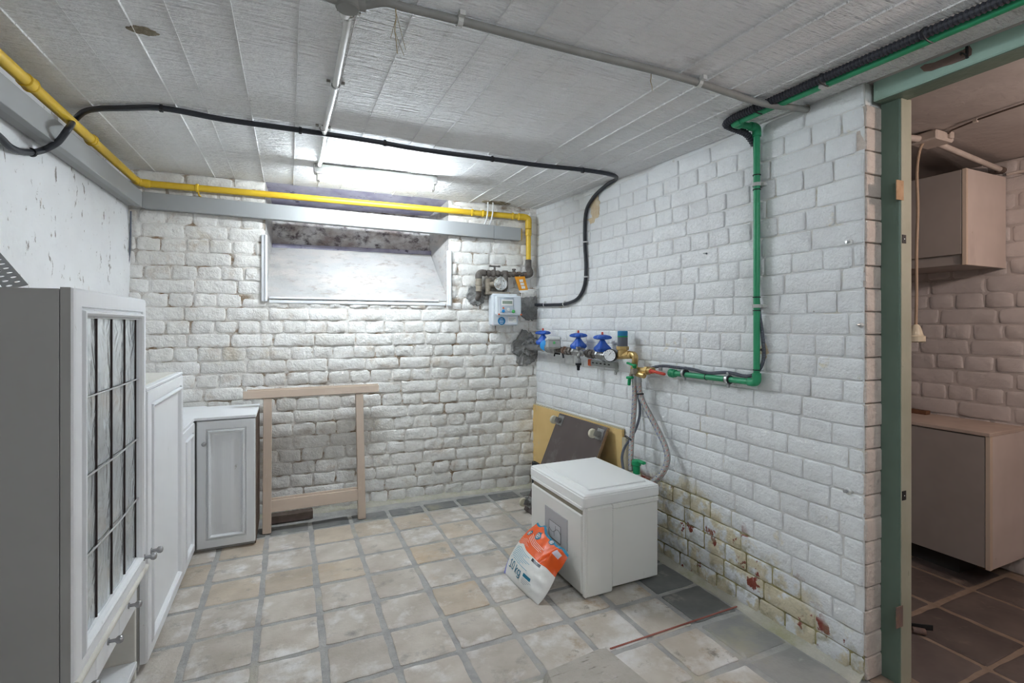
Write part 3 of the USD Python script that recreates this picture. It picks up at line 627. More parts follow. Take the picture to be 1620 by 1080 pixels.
# ------------------------------------------------------------------ fluorescent lamp on the ceiling, and an added fill lamp
def tube_lamp(LA, LB, lab, glow):
    LA, LB = np.array(LA), np.array(LB); U = np.array([*(LB - LA), 0]); L = np.linalg.norm(U); U /= L; V = np.array([-U[1], U[0], 0]); o = np.array([*LA, zc(*((LA + LB) / 2))])
    t = thing('fluorescent_lamp', lab, 'lamp', o, 'fluorescent ceiling lamps')
    part(t, 'housing', obox(o, U, V, Z3, (0, 0, -.048), (L, .062, .002), .006), 'lamp_white', smooth=30)
    part(t, 'reflector', obox(o, U, V, Z3, (.012, .010, -.056), (L - .012, .052, -.046), .004), 'lamp_white', smooth=30)
    ty, tz = .026, -.074
    part(t, 'tube', rod(o + U * .034 + V * ty + Z3 * tz, o + U * (L - .034) + V * ty + Z3 * tz, .013, 20), glow, smooth=True)
    for s0, s1 in ((.014, .036), (L - .036, L - .014)):
        part(t, 'lamp_holder', obox(o, U, V, Z3, (s0, ty - .015, tz - .016), (s1, ty + .015, -.044), .005), 'lamp_cap', smooth=30)
tube_lamp((.120, 2.875), (.790, 2.815), 'white fluorescent tube lamp glowing on the ceiling in front of the window recess', 'tube_glow')
tube_lamp((.25, -.45), (1.47, -.45), 'added fill lamp, a long tube fitting on the ceiling behind the viewer', 'tube_glow_fill')  # unseen lamp added to brighten the near end of the cellar

# ------------------------------------------------------------------ grey cable trunking under the ceiling
C0 = np.array([-.765, 3.452])
lt = thing('cable_trunking', 'grey plastic cable trunking along the top of the left wall', 'cable trunking', (-.8, 1.2, 1.87))
LD = np.array([lw(2.5) - lw(3.5), -1.0, 0]); LD /= np.linalg.norm(LD); LN = np.array([-LD[1], LD[0], 0]); LN = LN if LN[0] > 0 else -LN
p0 = np.array([C0[0], C0[1], 1.872])
part(lt, 'duct', obox(p0, LD, LN, Z3, (.002, -.070, 0), (4.7, -.006, .084), .002), 'trunk_slot', smooth=False)
part(lt, 'lid', obox(p0, LD, LN, Z3, (0, -.008, -.002), (4.7, 0, .086), .002), 'trunk_grey', smooth=False)
part(lt, 'lid_lip', obox(p0, LD, LN, Z3, (0, -.03, -.003), (4.7, 0, .0), .001), 'trunk_grey', smooth=False)
bt = thing('cable_trunking', 'grey plastic cable trunking across the back wall below the yellow pipe', 'cable trunking', (0, 3.4, 1.8))
q0, q1 = np.array([-.762, by(-.762), 1.866]) + BN * .06, np.array([1.553, by(1.553), 1.809]) + BN * .06
TU = (q1 - q0); TL = np.linalg.norm(TU); TU /= TL; TV = np.cross(TU, -BN); TV = TV if TV[2] > 0 else -TV
split = TL - .215
part(bt, 'duct', obox(q0, TU, TV, BN, (.002, .002, -.062), (TL - .012, .090, -.008), .001), 'trunk_slot', smooth=False)
part(bt, 'lid', obox(q0, TU, TV, BN, (.0, 0, -.010), (split, .094, 0), .002), 'trunk_grey', smooth=False)
part(bt, 'lid', obox(q0, TU, TV, BN, (split + .002, 0, -.010), (TL - .008, .092, -.001), .002), 'trunk_grey', smooth=False)
part(bt, 'end_cap', obox(q0, TU, TV, BN, (TL - .008, .004, -.062), (TL, .090, -.004), .002), 'gas_yellow_dark', smooth=False)

# ------------------------------------------------------------------ yellow gas pipe
GR = .0195; xg = -.780
gas = thing('gas_pipe', 'bright yellow steel gas pipe running round the top of the room', 'gas pipe', (-.78, 3.44, 2.01))
gc = np.array([xg, 3.452, 2.006])                       # corner
g0 = np.array([xg - .03, -1.3, 1.985]); gdir = g0 - gc
ge = on_back(836, 344, .05); gd = on_back(836, 413, .05); gd[:2] = ge[:2]
part(gas, 'pipe_run', rod(g0, gc + gdir * .012, GR), 'gas_yellow', smooth=True)
bdir = (ge - gc) / np.linalg.norm(ge - gc)
part(gas, 'elbow', tube(smooth_path([gc + gdir * .014, gc + gdir * .004 + bdir * .004, gc + bdir * .055], 8), GR * 1.16, 16), 'gas_yellow', smooth=True)
part(gas, 'pipe_run', rod(gc + bdir * .04, ge - bdir * .05, GR), 'gas_yellow', smooth=True)
part(gas, 'elbow', tube(smooth_path([ge - bdir * .075, ge - bdir * .03, ge + np.array([-.004, 0, -.010]), ge - Z3 * .045, ge - Z3 * .085], 6), GR * 1.2, 16), 'gas_yellow', smooth=True)
part(gas, 'pipe_run', rod(ge - Z3 * .07, gd, GR * .95), 'gas_yellow', smooth=True)
for px, py, L, r in ((41, 115, .05, 1.22), (140, 206, .03, 1.18)):
    # collars on the left run, where the pipe crosses these sight lines
    d = ray(px, py); yy = (xg - .012) / d[0] * d[1]; s = (yy - gc[1]) / gdir[1]; c = gc + gdir * s; u = gdir / np.linalg.norm(gdir)
    part(gas, 'coupling', cat_(rod(c - u * L / 2, c + u * L / 2, GR * r), lathe(c - u * L / 2, u, [(0, GR * 1.25), (.004, GR * 1.36), (.008, GR * 1.25)], 16)), 'gas_yellow', smooth=40)
for px in (232, 313, 747, 764, 821, 811):
    d = ray(px, 300); s = None
    c = on_back(px, 300, .05); f = np.clip(np.dot(c[:2] - gc[:2], bdir[:2]) / np.dot(bdir[:2], bdir[:2]), 0, 9); c = gc + bdir * f
    part(gas, 'coupling', lathe(c - bdir * .008, bdir, [(0, GR * 1.1), (.003, GR * 1.28), (.013, GR * 1.28), (.016, GR * 1.1)], 16), 'gas_yellow', smooth=40)
c = on_back(315, 300, .05); f = np.dot(c[:2] - gc[:2], bdir[:2]) / np.dot(bdir[:2], bdir[:2]); c = gc + bdir * f
part(gas, 'wall_hook', cat_(tube(smooth_path([c - BN * .05 - Z3 * .04, c - Z3 * .036, c - Z3 * .026], 5), .005, 8)), 'gas_yellow_dark')
part(gas, 'coupling', lathe(gd + Z3 * .10, -Z3, [(0, GR), (.003, GR * 1.2), (.05, GR * 1.2), (.053, GR)], 16) if False else rod(ge - Z3 * .088, ge - Z3 * .135, GR * 1.18), 'gas_yellow', smooth=40)

# ------------------------------------------------------------------ black cable over the ceiling
r = .0112
path = [np.array([lw(1.6) + .03, 1.6, 1.80]), at_x(-8, 210, lw(1.95) + .022), at_x(17, 233, lw(2.1) + .02), at_x(42, 241, lw(2.2) + .02), at_x(69, 237, lw(2.3) + .03), at_x(90, 226, -.780), at_x(107, 205, -.735), on_ceil(119, 189, .035), on_ceil(133, 177, .018)]
path += [on_ceil(x, y, .015) for x, y in ((155, 172), (200, 171), (255, 171), (355, 189), (475, 206), (600, 225), (650, 234), (775, 251), (850, 261), (925, 269), (962, 275))]
path += [on_right(x, y, .018) for x, y in ((975, 282), (958, 294), (940, 311), (928, 332), (925, 380), (927, 420), (925, 450), (916, 470), (897, 480), (872, 482), (846, 482))]
bc = thing('cable', 'thick black cable from the left wall across the ceiling to the gas meter', 'cable', path[11])
part(bc, 'sheath', tube(smooth_path(path, 7), r, 12), 'cable_black', smooth=True)
def saddle(c, axis, up, r, w=.012, h=.03):
    u = axis / np.linalg.norm(axis); up = up - u * (up @ u); up /= np.linalg.norm(up); s = np.cross(u, up)
    arc = [c + (r * 1.25) * (math.cos(a) * s - math.sin(a) * up) for a in np.linspace(-.3, math.pi + .3, 9)]
    m = []
    for p, q in zip(arc, arc[1:]): m.append(beam(p, q, w, .003, np.cross(q - p, u), .0005))
    m.append(obox(c, u, s, up, (-w / 2, -.006, r), (w / 2, .006, h), .001))
    return cat_(*m)
for px, py in ((255, 171), (475, 206), (609, 226), (779, 251), (922, 269)):
    c = on_ceil(px, py, .015); part(bc, 'clip', saddle(c, np.array([1, .02, 0]), Z3, r, .012, .013), 'clip_black')
c = at_x(50, 241, lw(2.25) + .02); part(bc, 'clip', saddle(c, np.array([0, 1, .05]), -X3, r, .012, .03), 'clip_black')
for px, py in ((925, 383), (926, 438)):
    c = on_right(px, py, .018); part(bc, 'clip', cat_(saddle(c, Z3, X3, r, .008, .02), rod(c + np.array([.01, -.02, 0]), c + np.array([-.006, -.02, 0]), .004, 8)), 'conduit_white', label='white cable clip')
for px, py in ((862, 482), (893, 481)):
    c = on_right(px, py, .018); part(bc, 'clip', cat_(saddle(c, Y3, X3, r, .008, .02), rod(c + np.array([.01, 0, .02]), c + np.array([-.006, 0, .02]), .004, 8)), 'conduit_white', label='white cable clip')

# ------------------------------------------------------------------ conduits and junction box
cw = [on_ceil(504, 270, .013), on_ceil(515, 200, .013), on_ceil(531, 133, .013), on_ceil(545, 60, .013), on_ceil(550, 28, .013)]
lc = thing('lamp_conduit', 'white plastic conduit running along the ceiling to the fluorescent lamp', 'conduit', cw[2])
part(lc, 'conduit', tube(cw, .0105, 14), 'conduit_white', smooth=True)
part(lc, 'end_ring', lathe(cw[0], cw[0] - cw[1], [(-.012, .0125), (-.008, .016), (0, .016), (.004, .0125)], 14), 'clip_steel')
for px, py in ((552, 22), (531, 135), (511, 203)):
    c = on_ceil(px, py, .013); ax = cw[1] - cw[3]; part(lc, 'clip', cat_(saddle(c, ax, Z3, .0105, .010, .013), *[box(c + np.array([s * .024 - .006, -.006, .004]), c + np.array([s * .024 + .006, .006, .014])) for s in (-1, 1)]), 'clip_steel')
jc = on_ceil(550, 4, .02)
jb = thing('junction_box', 'grey round conduit junction box at the top edge above the lamp conduit', 'junction box', jc)
part(jb, 'body', lathe(jc + Z3 * .02, -Z3, [(0, .030), (.034, .030), (.038, .027)], 20), 'conduit_grey')
part(jb, 'arm', rod(jc, jc + np.array([-.15, -.02, 0]), .015), 'conduit_grey')
part(jb, 'arm', rod(jc, jc + np.array([.045, -.005, 0]), .016), 'conduit_grey', label='stub arm towards the right')
part(jb, 'arm', rod(jc, jc + np.array([-.003, .055, 0]), .0145), 'conduit_white', label='white arm holding the lamp conduit')
gp = [jc + np.array([.04, -.005, 0])] + [on_ceil(x, y, .014) for x, y in ((610, 4), (640, 12), (727, 33), (900, 78), (1030, 110), (1105, 131), (1150, 146), (1190, 159))] + [on_ceil(1225, 167, .03), on_ceil(1250, 170, .04), np.array([RX + .02, *on_right(1276, 172)[1:]])]
rc = thing('ceiling_conduit', 'grey conduit crossing the ceiling from the junction box to the right wall', 'conduit', gp[4])
part(rc, 'conduit', tube(smooth_path(gp, 6), .0115, 14), 'conduit_grey', smooth=True)
for px, py in ((727, 33), (1105, 131)):
    c = on_ceil(px, py, .014); part(rc, 'clip', cat_(saddle(c, np.array([1, .0, 0]), Z3, .0115, .015, .014), box(c + np.array([-.008, -.030, .0]), c + np.array([.008, -.012, .014]))), 'clip_grey')
part(rc, 'wall_collar', lathe(gp[-1] - X3 * .03, X3, [(0, .012), (.002, .014), (.025, .014)], 14), 'conduit_dim')
for px, py, dz, seed, lab in ((627, 6, .128, 3, 'dry branching root hanging from the ceiling beside the grey conduit'), (1030, 114, .058, 5, 'short dry root thread hanging from the grey ceiling conduit further right')):
    rg = random.Random(seed); a = on_ceil(px, py, .012); ms = []
    wk = np.cumsum([[rg.uniform(-.0022, .0026), rg.uniform(-.002, .002), 0] for _ in range(8)], 0); main = [a + wk[i] + np.array([0, 0, -dz * i / 7]) for i in range(8)]
    ms.append(tube(smooth_path(main, 4), np.linspace(.0016, .0009, 29), 6))
    if dz > .1:
        for i0, dx, L in ((1, .030, 5), (2, -.012, 3), (4, .026, 3), (5, .006, 2)):
            b = [main[i0] + np.array([dx * k / L, .004 * k, -dz * .13 * k]) for k in range(L + 1)]; ms.append(tube(smooth_path(b, 3), .0007, 5))
    single('hanging_root', cat_(*ms), 'root', lab, 'root', 'roots hanging from the ceiling')
for i, (px, d) in enumerate(((771, 0), (779, 1))):
    a, b, c, e = on_back(px + 1 - 0, 319, .075), on_back(px + 1, 330, .085), on_back(px - 1, 345, .075), on_back(px - 5, 357, .045)
    single('white_cable', tube(smooth_path([a + Z3 * .03, a, b, c, e], 6), .006, 8), 'conduit_white', ('left' if i == 0 else 'right') + ' of two white cables dropping from the ceiling behind the yellow pipe into the trunking' if False else ('left' if i == 0 else 'right') + ' one of two thin white cables crossing the yellow pipe near the corner', 'cable', 'white cables crossing the yellow pipe')
cc = [on_back(207, 334, .02), on_back(206.5, 370, .015), on_back(205, 400, .015), on_back(200, 430, .03), on_back(192, 459, .05), on_back(180, 490, .07)]
single('corner_cable', tube(smooth_path(cc, 6), .0045, 8), 'corrugated_grey', 'thin dark cable hanging in the left rear corner behind the cabinet', 'cable')

# ------------------------------------------------------------------ green water pipe with black corrugated conduit
R_, off = .0128, .032
gA, gB = on_right(1063, 590, off), on_right(1197, 605, off); yv = gB[1]; gB[1] = yv
zt = zc(1.6, yv) - .025
gT = np.array([RX - off, yv, zt]); gM = np.array([1.612, yv + .006, zt]); gE = np.array([1.612, -1.35, zc(1.612, -1.35) - .02])
gp_ = thing('water_pipe', 'green plastic water pipe up the right wall and along the ceiling edge', 'water pipe', gB)
part(gp_, 'pipe_run', rod(gA, gB + (gA - gB) / np.linalg.norm(gA - gB) * .012, R_), 'pipe_green', smooth=True)
part(gp_, 'pipe_run', rod(gB + Z3 * .012, gT - Z3 * .012, R_), 'pipe_green', smooth=True)
part(gp_, 'pipe_run', rod(gT - X3 * .012, gM + X3 * .012, R_), 'pipe_green', smooth=True)
part(gp_, 'pipe_run', rod(gM - Y3 * .012, gE, R_), 'pipe_green', smooth=True)
def elbow(a, c, b, r): a, c, b = map(np.asarray, (a, c, b)); return tube(smooth_path([a, c + (a - c) * .38, c + (a + b - 2 * c) * .10, c + (b - c) * .38, b], 6), r, 14)
ud = (gA - gB) / np.linalg.norm(gA - gB)
part(gp_, 'elbow', elbow(gB + ud * .038, gB, gB + Z3 * .038, R_ * 1.35), 'pipe_green', smooth=True)
part(gp_, 'elbow', elbow(gT - Z3 * .036, gT, gT - X3 * .036, R_ * 1.35), 'pipe_green', smooth=True)
part(gp_, 'elbow', elbow(gM + X3 * .034, gM, gM - Y3 * .036, R_ * 1.35), 'pipe_green', smooth=True)
part(gp_, 'socket', lathe(gA - ud * -.012, -ud, [(0, R_ * 1.5), (.004, R_ * 1.7), (.022, R_ * 1.7), (.024, R_ * 1.45), (.038, R_ * 1.45), (.040, R_)], 16), 'pipe_green', smooth=40)
for py in (292, 484):
    c = np.array([RX - off, yv, on_right(1197, py, off)[2]])
    part(gp_, 'clip', cat_(saddle(c, Z3, X3, R_, .014, .034), box(c + np.array([.01, -.026, -.007]), c + np.array([.034, .02, .007]), .002)), 'clip_grey', label='pale plastic pipe clip')
for px, py in ((1083, 590), (1152, 600)):
    c = on_right(px, py, off)
    part(gp_, 'clip', cat_(lathe(c - Y3 * .012, Y3, [(0, R_ * 1.05), (.001, R_ * 1.5), (.023, R_ * 1.5), (.024, R_ * 1.05)], 16)), 'black_plastic', label='black rubber pipe ring')
    part(gp_, 'clamp', cat_(lathe(c - Y3 * .007, Y3, [(0, R_ * 1.5), (.001, R_ * 1.66), (.013, R_ * 1.66), (.014, R_ * 1.5)], 16), box(c + np.array([-.006, -.007, R_ * 1.6]), c + np.array([.006, .007, R_ * 1.6 + .012]), .002), box(c + np.array([-.006, -.007, -R_ * 1.6 - .014]), c + np.array([.006, .007, -R_ * 1.6]), .002), rod(c, c + X3 * .05, .004, 8)), 'zinc', label='zinc pipe clamp')
for c, ax in ((np.array([RX - off, yv, on_right(1197, 277, off)[2]]), Z3), (np.array([RX - off, yv, on_right(1197, 300, off)[2]]), Z3), (np.array([RX - off, yv, on_right(1197, 470, off)[2]]), Z3), (np.array([RX - off, yv, on_right(1197, 491, off)[2]]), Z3), (np.array([RX - off, yv, on_right(1197, 585, off)[2]]), Z3), (on_right(1118, 596, off), Y3)):
    part(gp_, 'cable_tie', lathe(c - ax * .002, ax, [(0, R_ * 1.02), (.0005, R_ * 1.22), (.0035, R_ * 1.22), (.004, R_ * 1.02)], 12), 'clip_black')
c = np.array([1.612, at_z(1306, 130, 2.0)[1], zc(1.6, 1.0) - .02]); part(gp_, 'clip', box(c + np.array([-.016, -.012, -.016]), c + np.array([.018, .012, .022]), .003), 'clip_grey', label='pale square ceiling clip')
def ribbed(pts, r, pitch=.0075, depth=.22, sides=12):
    P = smooth_path(pts, 24); L = np.r_[0, np.cumsum(np.linalg.norm(np.diff(P, axis=0), axis=1))]; n = int(L[-1] / (pitch / 2)); s = np.linspace(0, L[-1], n)
    Q = np.stack([np.interp(s, L, P[:, k]) for k in range(3)], 1); return tube(Q, r * (1 - depth * (np.arange(n) % 2)), sides)
cx = 1.612 - .030
cor = thing('corrugated_conduit', 'black corrugated conduit tied alongside the green pipe on the ceiling', 'conduit', (cx, 1.0, 2.0))
part(cor, 'hose', ribbed([(cx, -1.35, zc(cx, -1.35) - .017), (cx, .3, zc(cx, .3) - .017), (cx, 1.3, zc(cx, 1.3) - .017), (cx + .001, yv - .01, zt + .006), (cx + .014, yv + .030, zt + .002), (cx + .05, yv + .034, zt - .004), (gT[0] - .03, yv + .026, zt - .02), (gT[0] + .012, yv + .020, zt - .06)], .0148, .011), 'corrugated_black', smooth=False)
for px, py in ((1460, 57), (1288, 129), (1180, 176)):
    y = at_z(px, py, 1.98)[1]; c = np.array([1.597, y, zc(1.6, y) - .018]); part(cor, 'cable_tie', tube([c + np.array([.036 * math.cos(a), 0, .019 * math.sin(a)]) for a in np.linspace(0, 2 * math.pi, 17)], .0024, 6), 'clip_black')
wv = [gT + np.array([.012, .020, -.06]), np.array([RX - .018, yv + .013, 1.75]), np.array([RX - .018, yv + .012, 1.4]), np.array([RX - .022, yv - .004, 1.25]), np.array([RX - .018, yv - .016, 1.15]), np.array([RX - .016, yv - .016, 1.05]), gB + np.array([.01, .012, .035]), gB + np.array([.0, .045, .022]), on_right(1150, 589, .03), on_right(1120, 590, .035), on_right(1095, 584, .035), on_right(1070, 581, .035), on_right(1045, 579, .035), on_right(1022, 586, .04), on_right(1012, 598, .04), on_right(1009, 620, .03), on_right(1012, 640, .02), on_right(1012, 655, .02), on_right(1008, 672, .04), on_right(1000, 690, .06), on_right(989, 706, .10), on_right(984, 722, .14), on_right(986, 742, .17)]
part(cor, 'thin_hose', ribbed(wv, .0078, .0062), 'corrugated_grey', smooth=False, label='thinner grey corrugated hose down the wall')
# ------------------------------------------------------------------ gas meter corner
def onb(px, py, off=.09): return on_back(px, py, off)
MZ = onb(789, 490)
gm = thing('gas_meter', 'pale grey gas meter with small display, buttons and round blue sticker', 'gas meter', MZ)
def mb(x0, y0, x1, y1, o0, o1, b=.004):
    a, c = on_back(x0, y0, o1), on_back(x1, y1, o1); w = np.dot(c - a, BU); h = a[2] - c[2]
    return obox(np.array([a[0], a[1], c[2]]), BU, Z3, BN, (0, 0, o0 - o1), (w, h, 0), b)
part(gm, 'body', mb(778.5, 464, 820, 515, .02, .11, .010), 'meter_grey')
part(gm, 'display_housing', mb(785, 467, 825, 499, .06, .135, .008), 'meter_grey')
part(gm, 'display_panel', mb(791, 470, 813, 494, .13, .138, .002), 'meter_panel')
part(gm, 'screen_frame', mb(793.5, 473.5, 812, 483.5, .13, .140, .001), 'paper_white')
part(gm, 'screen', mb(795, 475.8, 810.5, 480.6, .13, .1412, .001), 'lcd')
for y in (470.6, 472.2): part(gm, 'print_line', mb(797, y, 812, y + .6, .13, .1400, 0), 'print_grey', smooth=False)
for px, py, rr_, m in ((796, 492, .011, 'blue_light'), (804, 489.5, .012, 'paper_white'), (812, 492.5, .012, 'green_button'), (796, 487, .006, 'orange_red')):
    part(gm, 'button', lathe(on_back(px, py, .136), BN, [(0, rr_), (.006, rr_), (.008, rr_ * .8)], 16), m)
for px, py in ((789, 497), (824, 497.5)): part(gm, 'seal', lathe(on_back(px, py, .130), BN, [(0, .006), (.010, .006), (.013, .003)], 10), 'orange_red')
part(gm, 'round_sticker', lathe(on_back(793.5, 507.5, .1095), BN, [(0, .028), (.0018, .028)], 28), 'blue_sticker', smooth=False)
for k, w in ((-3, 3), (-1, 5), (1, 5.5), (3, 4)): part(gm, 'print_line', mb(793.5 - w / 1.6, 507.3 + k * 1.2, 793.5 + w / 1.6, 508.0 + k * 1.2, .109, .1118, 0), 'paper_white', smooth=False)
part(gm, 'label', mb(804, 501, 817, 510, .109, .1106, 0), 'paper_white', smooth=False)
for k in range(3): part(gm, 'print_line', mb(805, 503 + 2.2 * k, 815.5 - 2 * k, 503.6 + 2.2 * k, .109, .1112, 0), 'print_grey', smooth=False)
rg = onb(790, 449, .06)
gr_ = thing('gas_regulator', 'round gas pressure regulator with a shiny metal disc above the meter', 'gas regulator', rg)
part(gr_, 'body', lathe(rg - BN * .03, BN, [(0, .035), (.01, .045), (.04, .047), (.055, .040)], 24), 'iron_old')
part(gr_, 'disc', lathe(rg + BN * .02, BN, [(0, .042), (.006, .049), (.012, .050), (.016, .047), (.013, .041), (.015, .036), (.019, .030), (.016, .024), (.022, .012), (.034, .010), (.036, .006)], 32), 'steel_bright', smooth=25)
part(gr_, 'inlet', rod(onb(799, 428, .06), onb(799, 461, .06), .022), 'iron_old', smooth=30)
part(gr_, 'side_flange', cat_(rod(onb(772, 450, .05), rg, .020), rod(onb(772, 441, .045), onb(772, 462, .045), .022)), 'iron_pale', smooth=30)
part(gr_, 'outlet_nut', lathe(onb(801, 462, .06), Z3, [(0, .020), (.020, .020)], 6), 'zinc', smooth=False)
part(gr_, 'lower_flange', mb(770, 461, 808, 466, .02, .09, .004), 'iron_pale')
gpi = thing('gas_pipework', 'dark rusty iron gas pipe with stop valve feeding the regulator', 'gas pipe', onb(757, 432, .06))
pr_ = [onb(753.5, 474, .0), onb(757, 468, .04), onb(757.5, 455, .06), onb(757.5, 440, .06)]
part(gpi, 'riser', tube(smooth_path(pr_, 5), .018, 14), 'iron_old', smooth=True)
part(gpi, 'riser_sleeve', cat_(rod(onb(757.5, 461, .06), onb(757.5, 440, .06), .0225), rod(onb(757.5, 452, .06), onb(757.5, 449, .06), .026)), 'iron_pale', smooth=30)
ec = onb(757.5, 431.5, .06)
part(gpi, 'elbow', tube(smooth_path([ec - Z3 * .040, ec - Z3 * .014, ec + BU * .014 - Z3 * .0, ec + BU * .05], 6), .024, 14), 'iron_old', smooth=True)
eE = onb(833.5, 435, .06)
part(gpi, 'pipe_run', rod(ec + BU * .04, eE, .0165), 'iron_old', smooth=True)
part(gpi, 'valve_body', lathe(onb(770, 432, .06), BU, [(0, .021), (.012, .025), (.030, .021), (.050, .029), (.068, .021), (.085, .024), (.095, .02)], 12), 'iron_old', smooth=30)
vc = onb(782.5, 427, .06); hh = onb(782.5, 421.5, .06)
part(gpi, 'valve_handle', cat_(rod(vc - Z3 * .01, hh, .007), obox(hh, BU, Z3, BN, (-.036, -.003, -.007), (.036, .006, .007), .003), *[lathe(hh + BU * s * .034 - Z3 * .004, Z3, [(0, .009), (.012, .009)], 8) for s in (-1, 1)]), 'iron_old')
for px in (806, 814, 821): part(gpi, 'fitting', lathe(onb(px, 434, .06) - BU * .012, BU, [(0, .022), (.020, .022)], 6), 'iron_old', smooth=False)
part(gpi, 'plug', cat_(rod(onb(813, 430, .06), onb(813, 426, .06), .011), lathe(onb(813, 427, .06), Z3, [(0, .014), (.008, .014)], 6)), 'iron_old')
part(gpi, 'elbow', tube(smooth_path([eE - BU * .03, eE, eE + BU * .026 + Z3 * .012, np.array([gd[0], gd[1], eE[2] + .055])], 6), .0235, 14), 'iron_old', smooth=True)
part(gpi, 'sleeve', rod(np.array([gd[0], gd[1], eE[2] + .045]), gd + Z3 * .01, .0225), 'iron_old', smooth=30)
tg = onb(823, 449, .10)
tag_ = thing('tag', 'orange cardboard tag with white print hanging beside the regulator', 'tag', tg)
def tq(pts, o, d, m, nm='card'): return part(tag_, nm, prism([(np.dot(p - tg, BU), p[2] - tg[2]) for p in [on_back(x, y, .10) for x, y in pts]], tg + BN * o, BU, Z3, d, BN), m, smooth=False)
tq([(814, 437.5), (830, 437), (835.5, 459), (821.5, 460)], 0, .0015, 'orange_tag')
tq([(821.5, 459.4), (835.4, 458.5), (836, 462), (822.3, 463)], 0, .0016, 'paper_white', 'white_foot')
for k in range(3):
    x, y = 821.5 + 1.6 * k, 442 + 5.2 * k; tq([(x - .4, y), (x + 5.4, y - .3), (x + 6.3, y + 3.9), (x + .5, y + 4.2)], .0012, .0008, 'paper_white', 'print')
part(tag_, 'string', tube([onb(822, 434, .06), onb(822, 438, .10)], .0015, 6), 'paper_white')

# ------------------------------------------------------------------ water supply: valves, meter, tap, gauge, reducer
WO = .085
def ow(px, py, off=WO): return on_right(px, py, off)
axis_pts = [ow(836, 549), ow(858, 550), ow(915, 556), ow(953, 562)]
wp = thing('supply_pipe', 'dark steel water supply pipe coming out of the cement patch in the corner', 'water pipe', axis_pts[0])
part(wp, 'pipe_run', rod(axis_pts[0] + Y3 * .05, axis_pts[1] - Y3 * .03, .022), 'steel_dull', smooth=True)
part(wp, 'pipe_run', rod(axis_pts[1] - Y3 * .03, axis_pts[2] + Y3 * .02, .018), 'iron_old', smooth=True)
part(wp, 'pipe_run', rod(axis_pts[2], axis_pts[3], .017), 'steel_dull', smooth=True)
part(wp, 'pipe_run', rod(axis_pts[3], ow(968, 563), .017), 'steel_dull', smooth=True)
for px, py in ((903, 555), (898, 555), (893, 554), (931, 559), (937, 560), (943, 560)): part(wp, 'coupling', lathe(ow(px, py) - Y3 * .016, Y3, [(0, .0235), (.003, .026), (.026, .026), (.029, .0235)], 8), 'iron_old', smooth=False)
part(wp, 'drain_lever', cat_(tube(smooth_path([ow(886, 560), ow(878, 559, .11), ow(877, 563, .11)], 4), .005, 8), rod(ow(889.5, 556, .10), ow(891.5, 566, .10), .006, 10)), 'black_plastic')
def stop_valve(px, py, lab, rz):
    c = ow(px, py); t = thing('stop_valve', lab, 'valve', c, group='blue stop valves on the supply pipe')
    part(t, 'body', cat_(lathe(c - Y3 * .055, Y3, [(0, .024), (.012, .028), (.022, .024), (.04, .031), (.07, .031), (.088, .024), (.098, .028), (.11, .024)], 8), rod(c, c + Z3 * .03, .026)), 'steel_dull', smooth=30)
    n = 48; a = np.linspace(0, 2 * np.pi, n, endpoint=False)
    def lobed(z0, prof):
        V, F = [], []
        for h, r0, k in prof:
            rr = r0 * (1 + k * np.cos(4 * (a + rz))); V.append(np.stack([c[0] + rr * np.cos(a), c[1] + rr * np.sin(a), np.full(n, c[2] + z0 + h)], 1))
        V = np.vstack(V); m = len(prof)
        for i in range(m - 1):
            for k in range(n):
                a0, a1 = i * n + k, i * n + (k + 1) % n; F += [(a0, a1, a1 + n), (a0, a1 + n, a0 + n)]
        V = np.vstack([V, [[c[0], c[1], V[0, 2]], [c[0], c[1], V[-1, 2]]]]); b0, b1 = len(V) - 2, len(V) - 1
        for k in range(n): F += [(b0, (k + 1) % n, k), (b1, (m - 1) * n + k, (m - 1) * n + (k + 1) % n)]
        return trimesh.Trimesh(V, F, process=False)
    part(t, 'bonnet', lobed(.018, [(0, .038, .10), (.012, .046, .14), (.024, .044, .14), (.040, .030, .10), (.055, .020, .05), (.068, .014, 0), (.088, .013, 0)]), 'blue_plastic', smooth=40)
    part(t, 'hand_wheel', lobed(.088, [(0, .030, .1), (.005, .044, .2), (.014, .046, .22), (.022, .038, .18), (.028, .018, 0)]), 'blue_plastic', smooth=40)
    part(t, 'spindle', lathe(c + Z3 * .11, Z3, [(0, .007), (.018, .006), (.022, .004)], 10), 'red_plastic')
stop_valve(859, 549, 'blue-handled stop valve against the corner, leftmost of the three', .2)
stop_valve(915, 556, 'blue-handled stop valve above the tap, middle one of the three', .5)
stop_valve(953, 561, 'blue-handled stop valve beside the pressure gauge, rightmost of the three', .9)
wc = ow(876, 545, .10)
wm = thing('water_meter', 'small water meter with grey box and light blue ring beside the left valve', 'water meter', wc)
part(wm, 'ring', lathe(ow(866, 547, .09) + Y3 * .02, np.array([-.55, -.6, .15]), [(0, .030), (.004, .036), (.030, .036), (.034, .030)], 20), 'blue_light')
WX = np.array([-.35, -.93, .12]); WX /= np.linalg.norm(WX); WY = np.cross(Z3, WX); WY /= np.linalg.norm(WY); WZ = np.cross(WX, WY)
wo = ow(875, 543, .13)
part(wm, 'reader_box', obox(wo, WX, WY, WZ, (-.05, -.045, -.035), (.05, .045, .02), .008), 'meter_box')
part(wm, 'reader_lid', obox(wo, WX, WY, WZ, (-.054, -.048, .012), (.054, .048, .042), .010), 'meter_box_lid')
ld = wo + WX * .049; part(wm, 'indicator', lathe(ld + WY * .0, WX, [(0, .009), (.004, .008)], 12), 'green_button')
part(wm, 'body', rod(ow(867, 550, .085), ow(883, 553, .085), .034), 'steel_dull', smooth=30)
tc_ = ow(918, 560, .10)
tp = thing('tap', 'grey metal tap with black hose nozzle below the middle valve', 'tap', tc_)
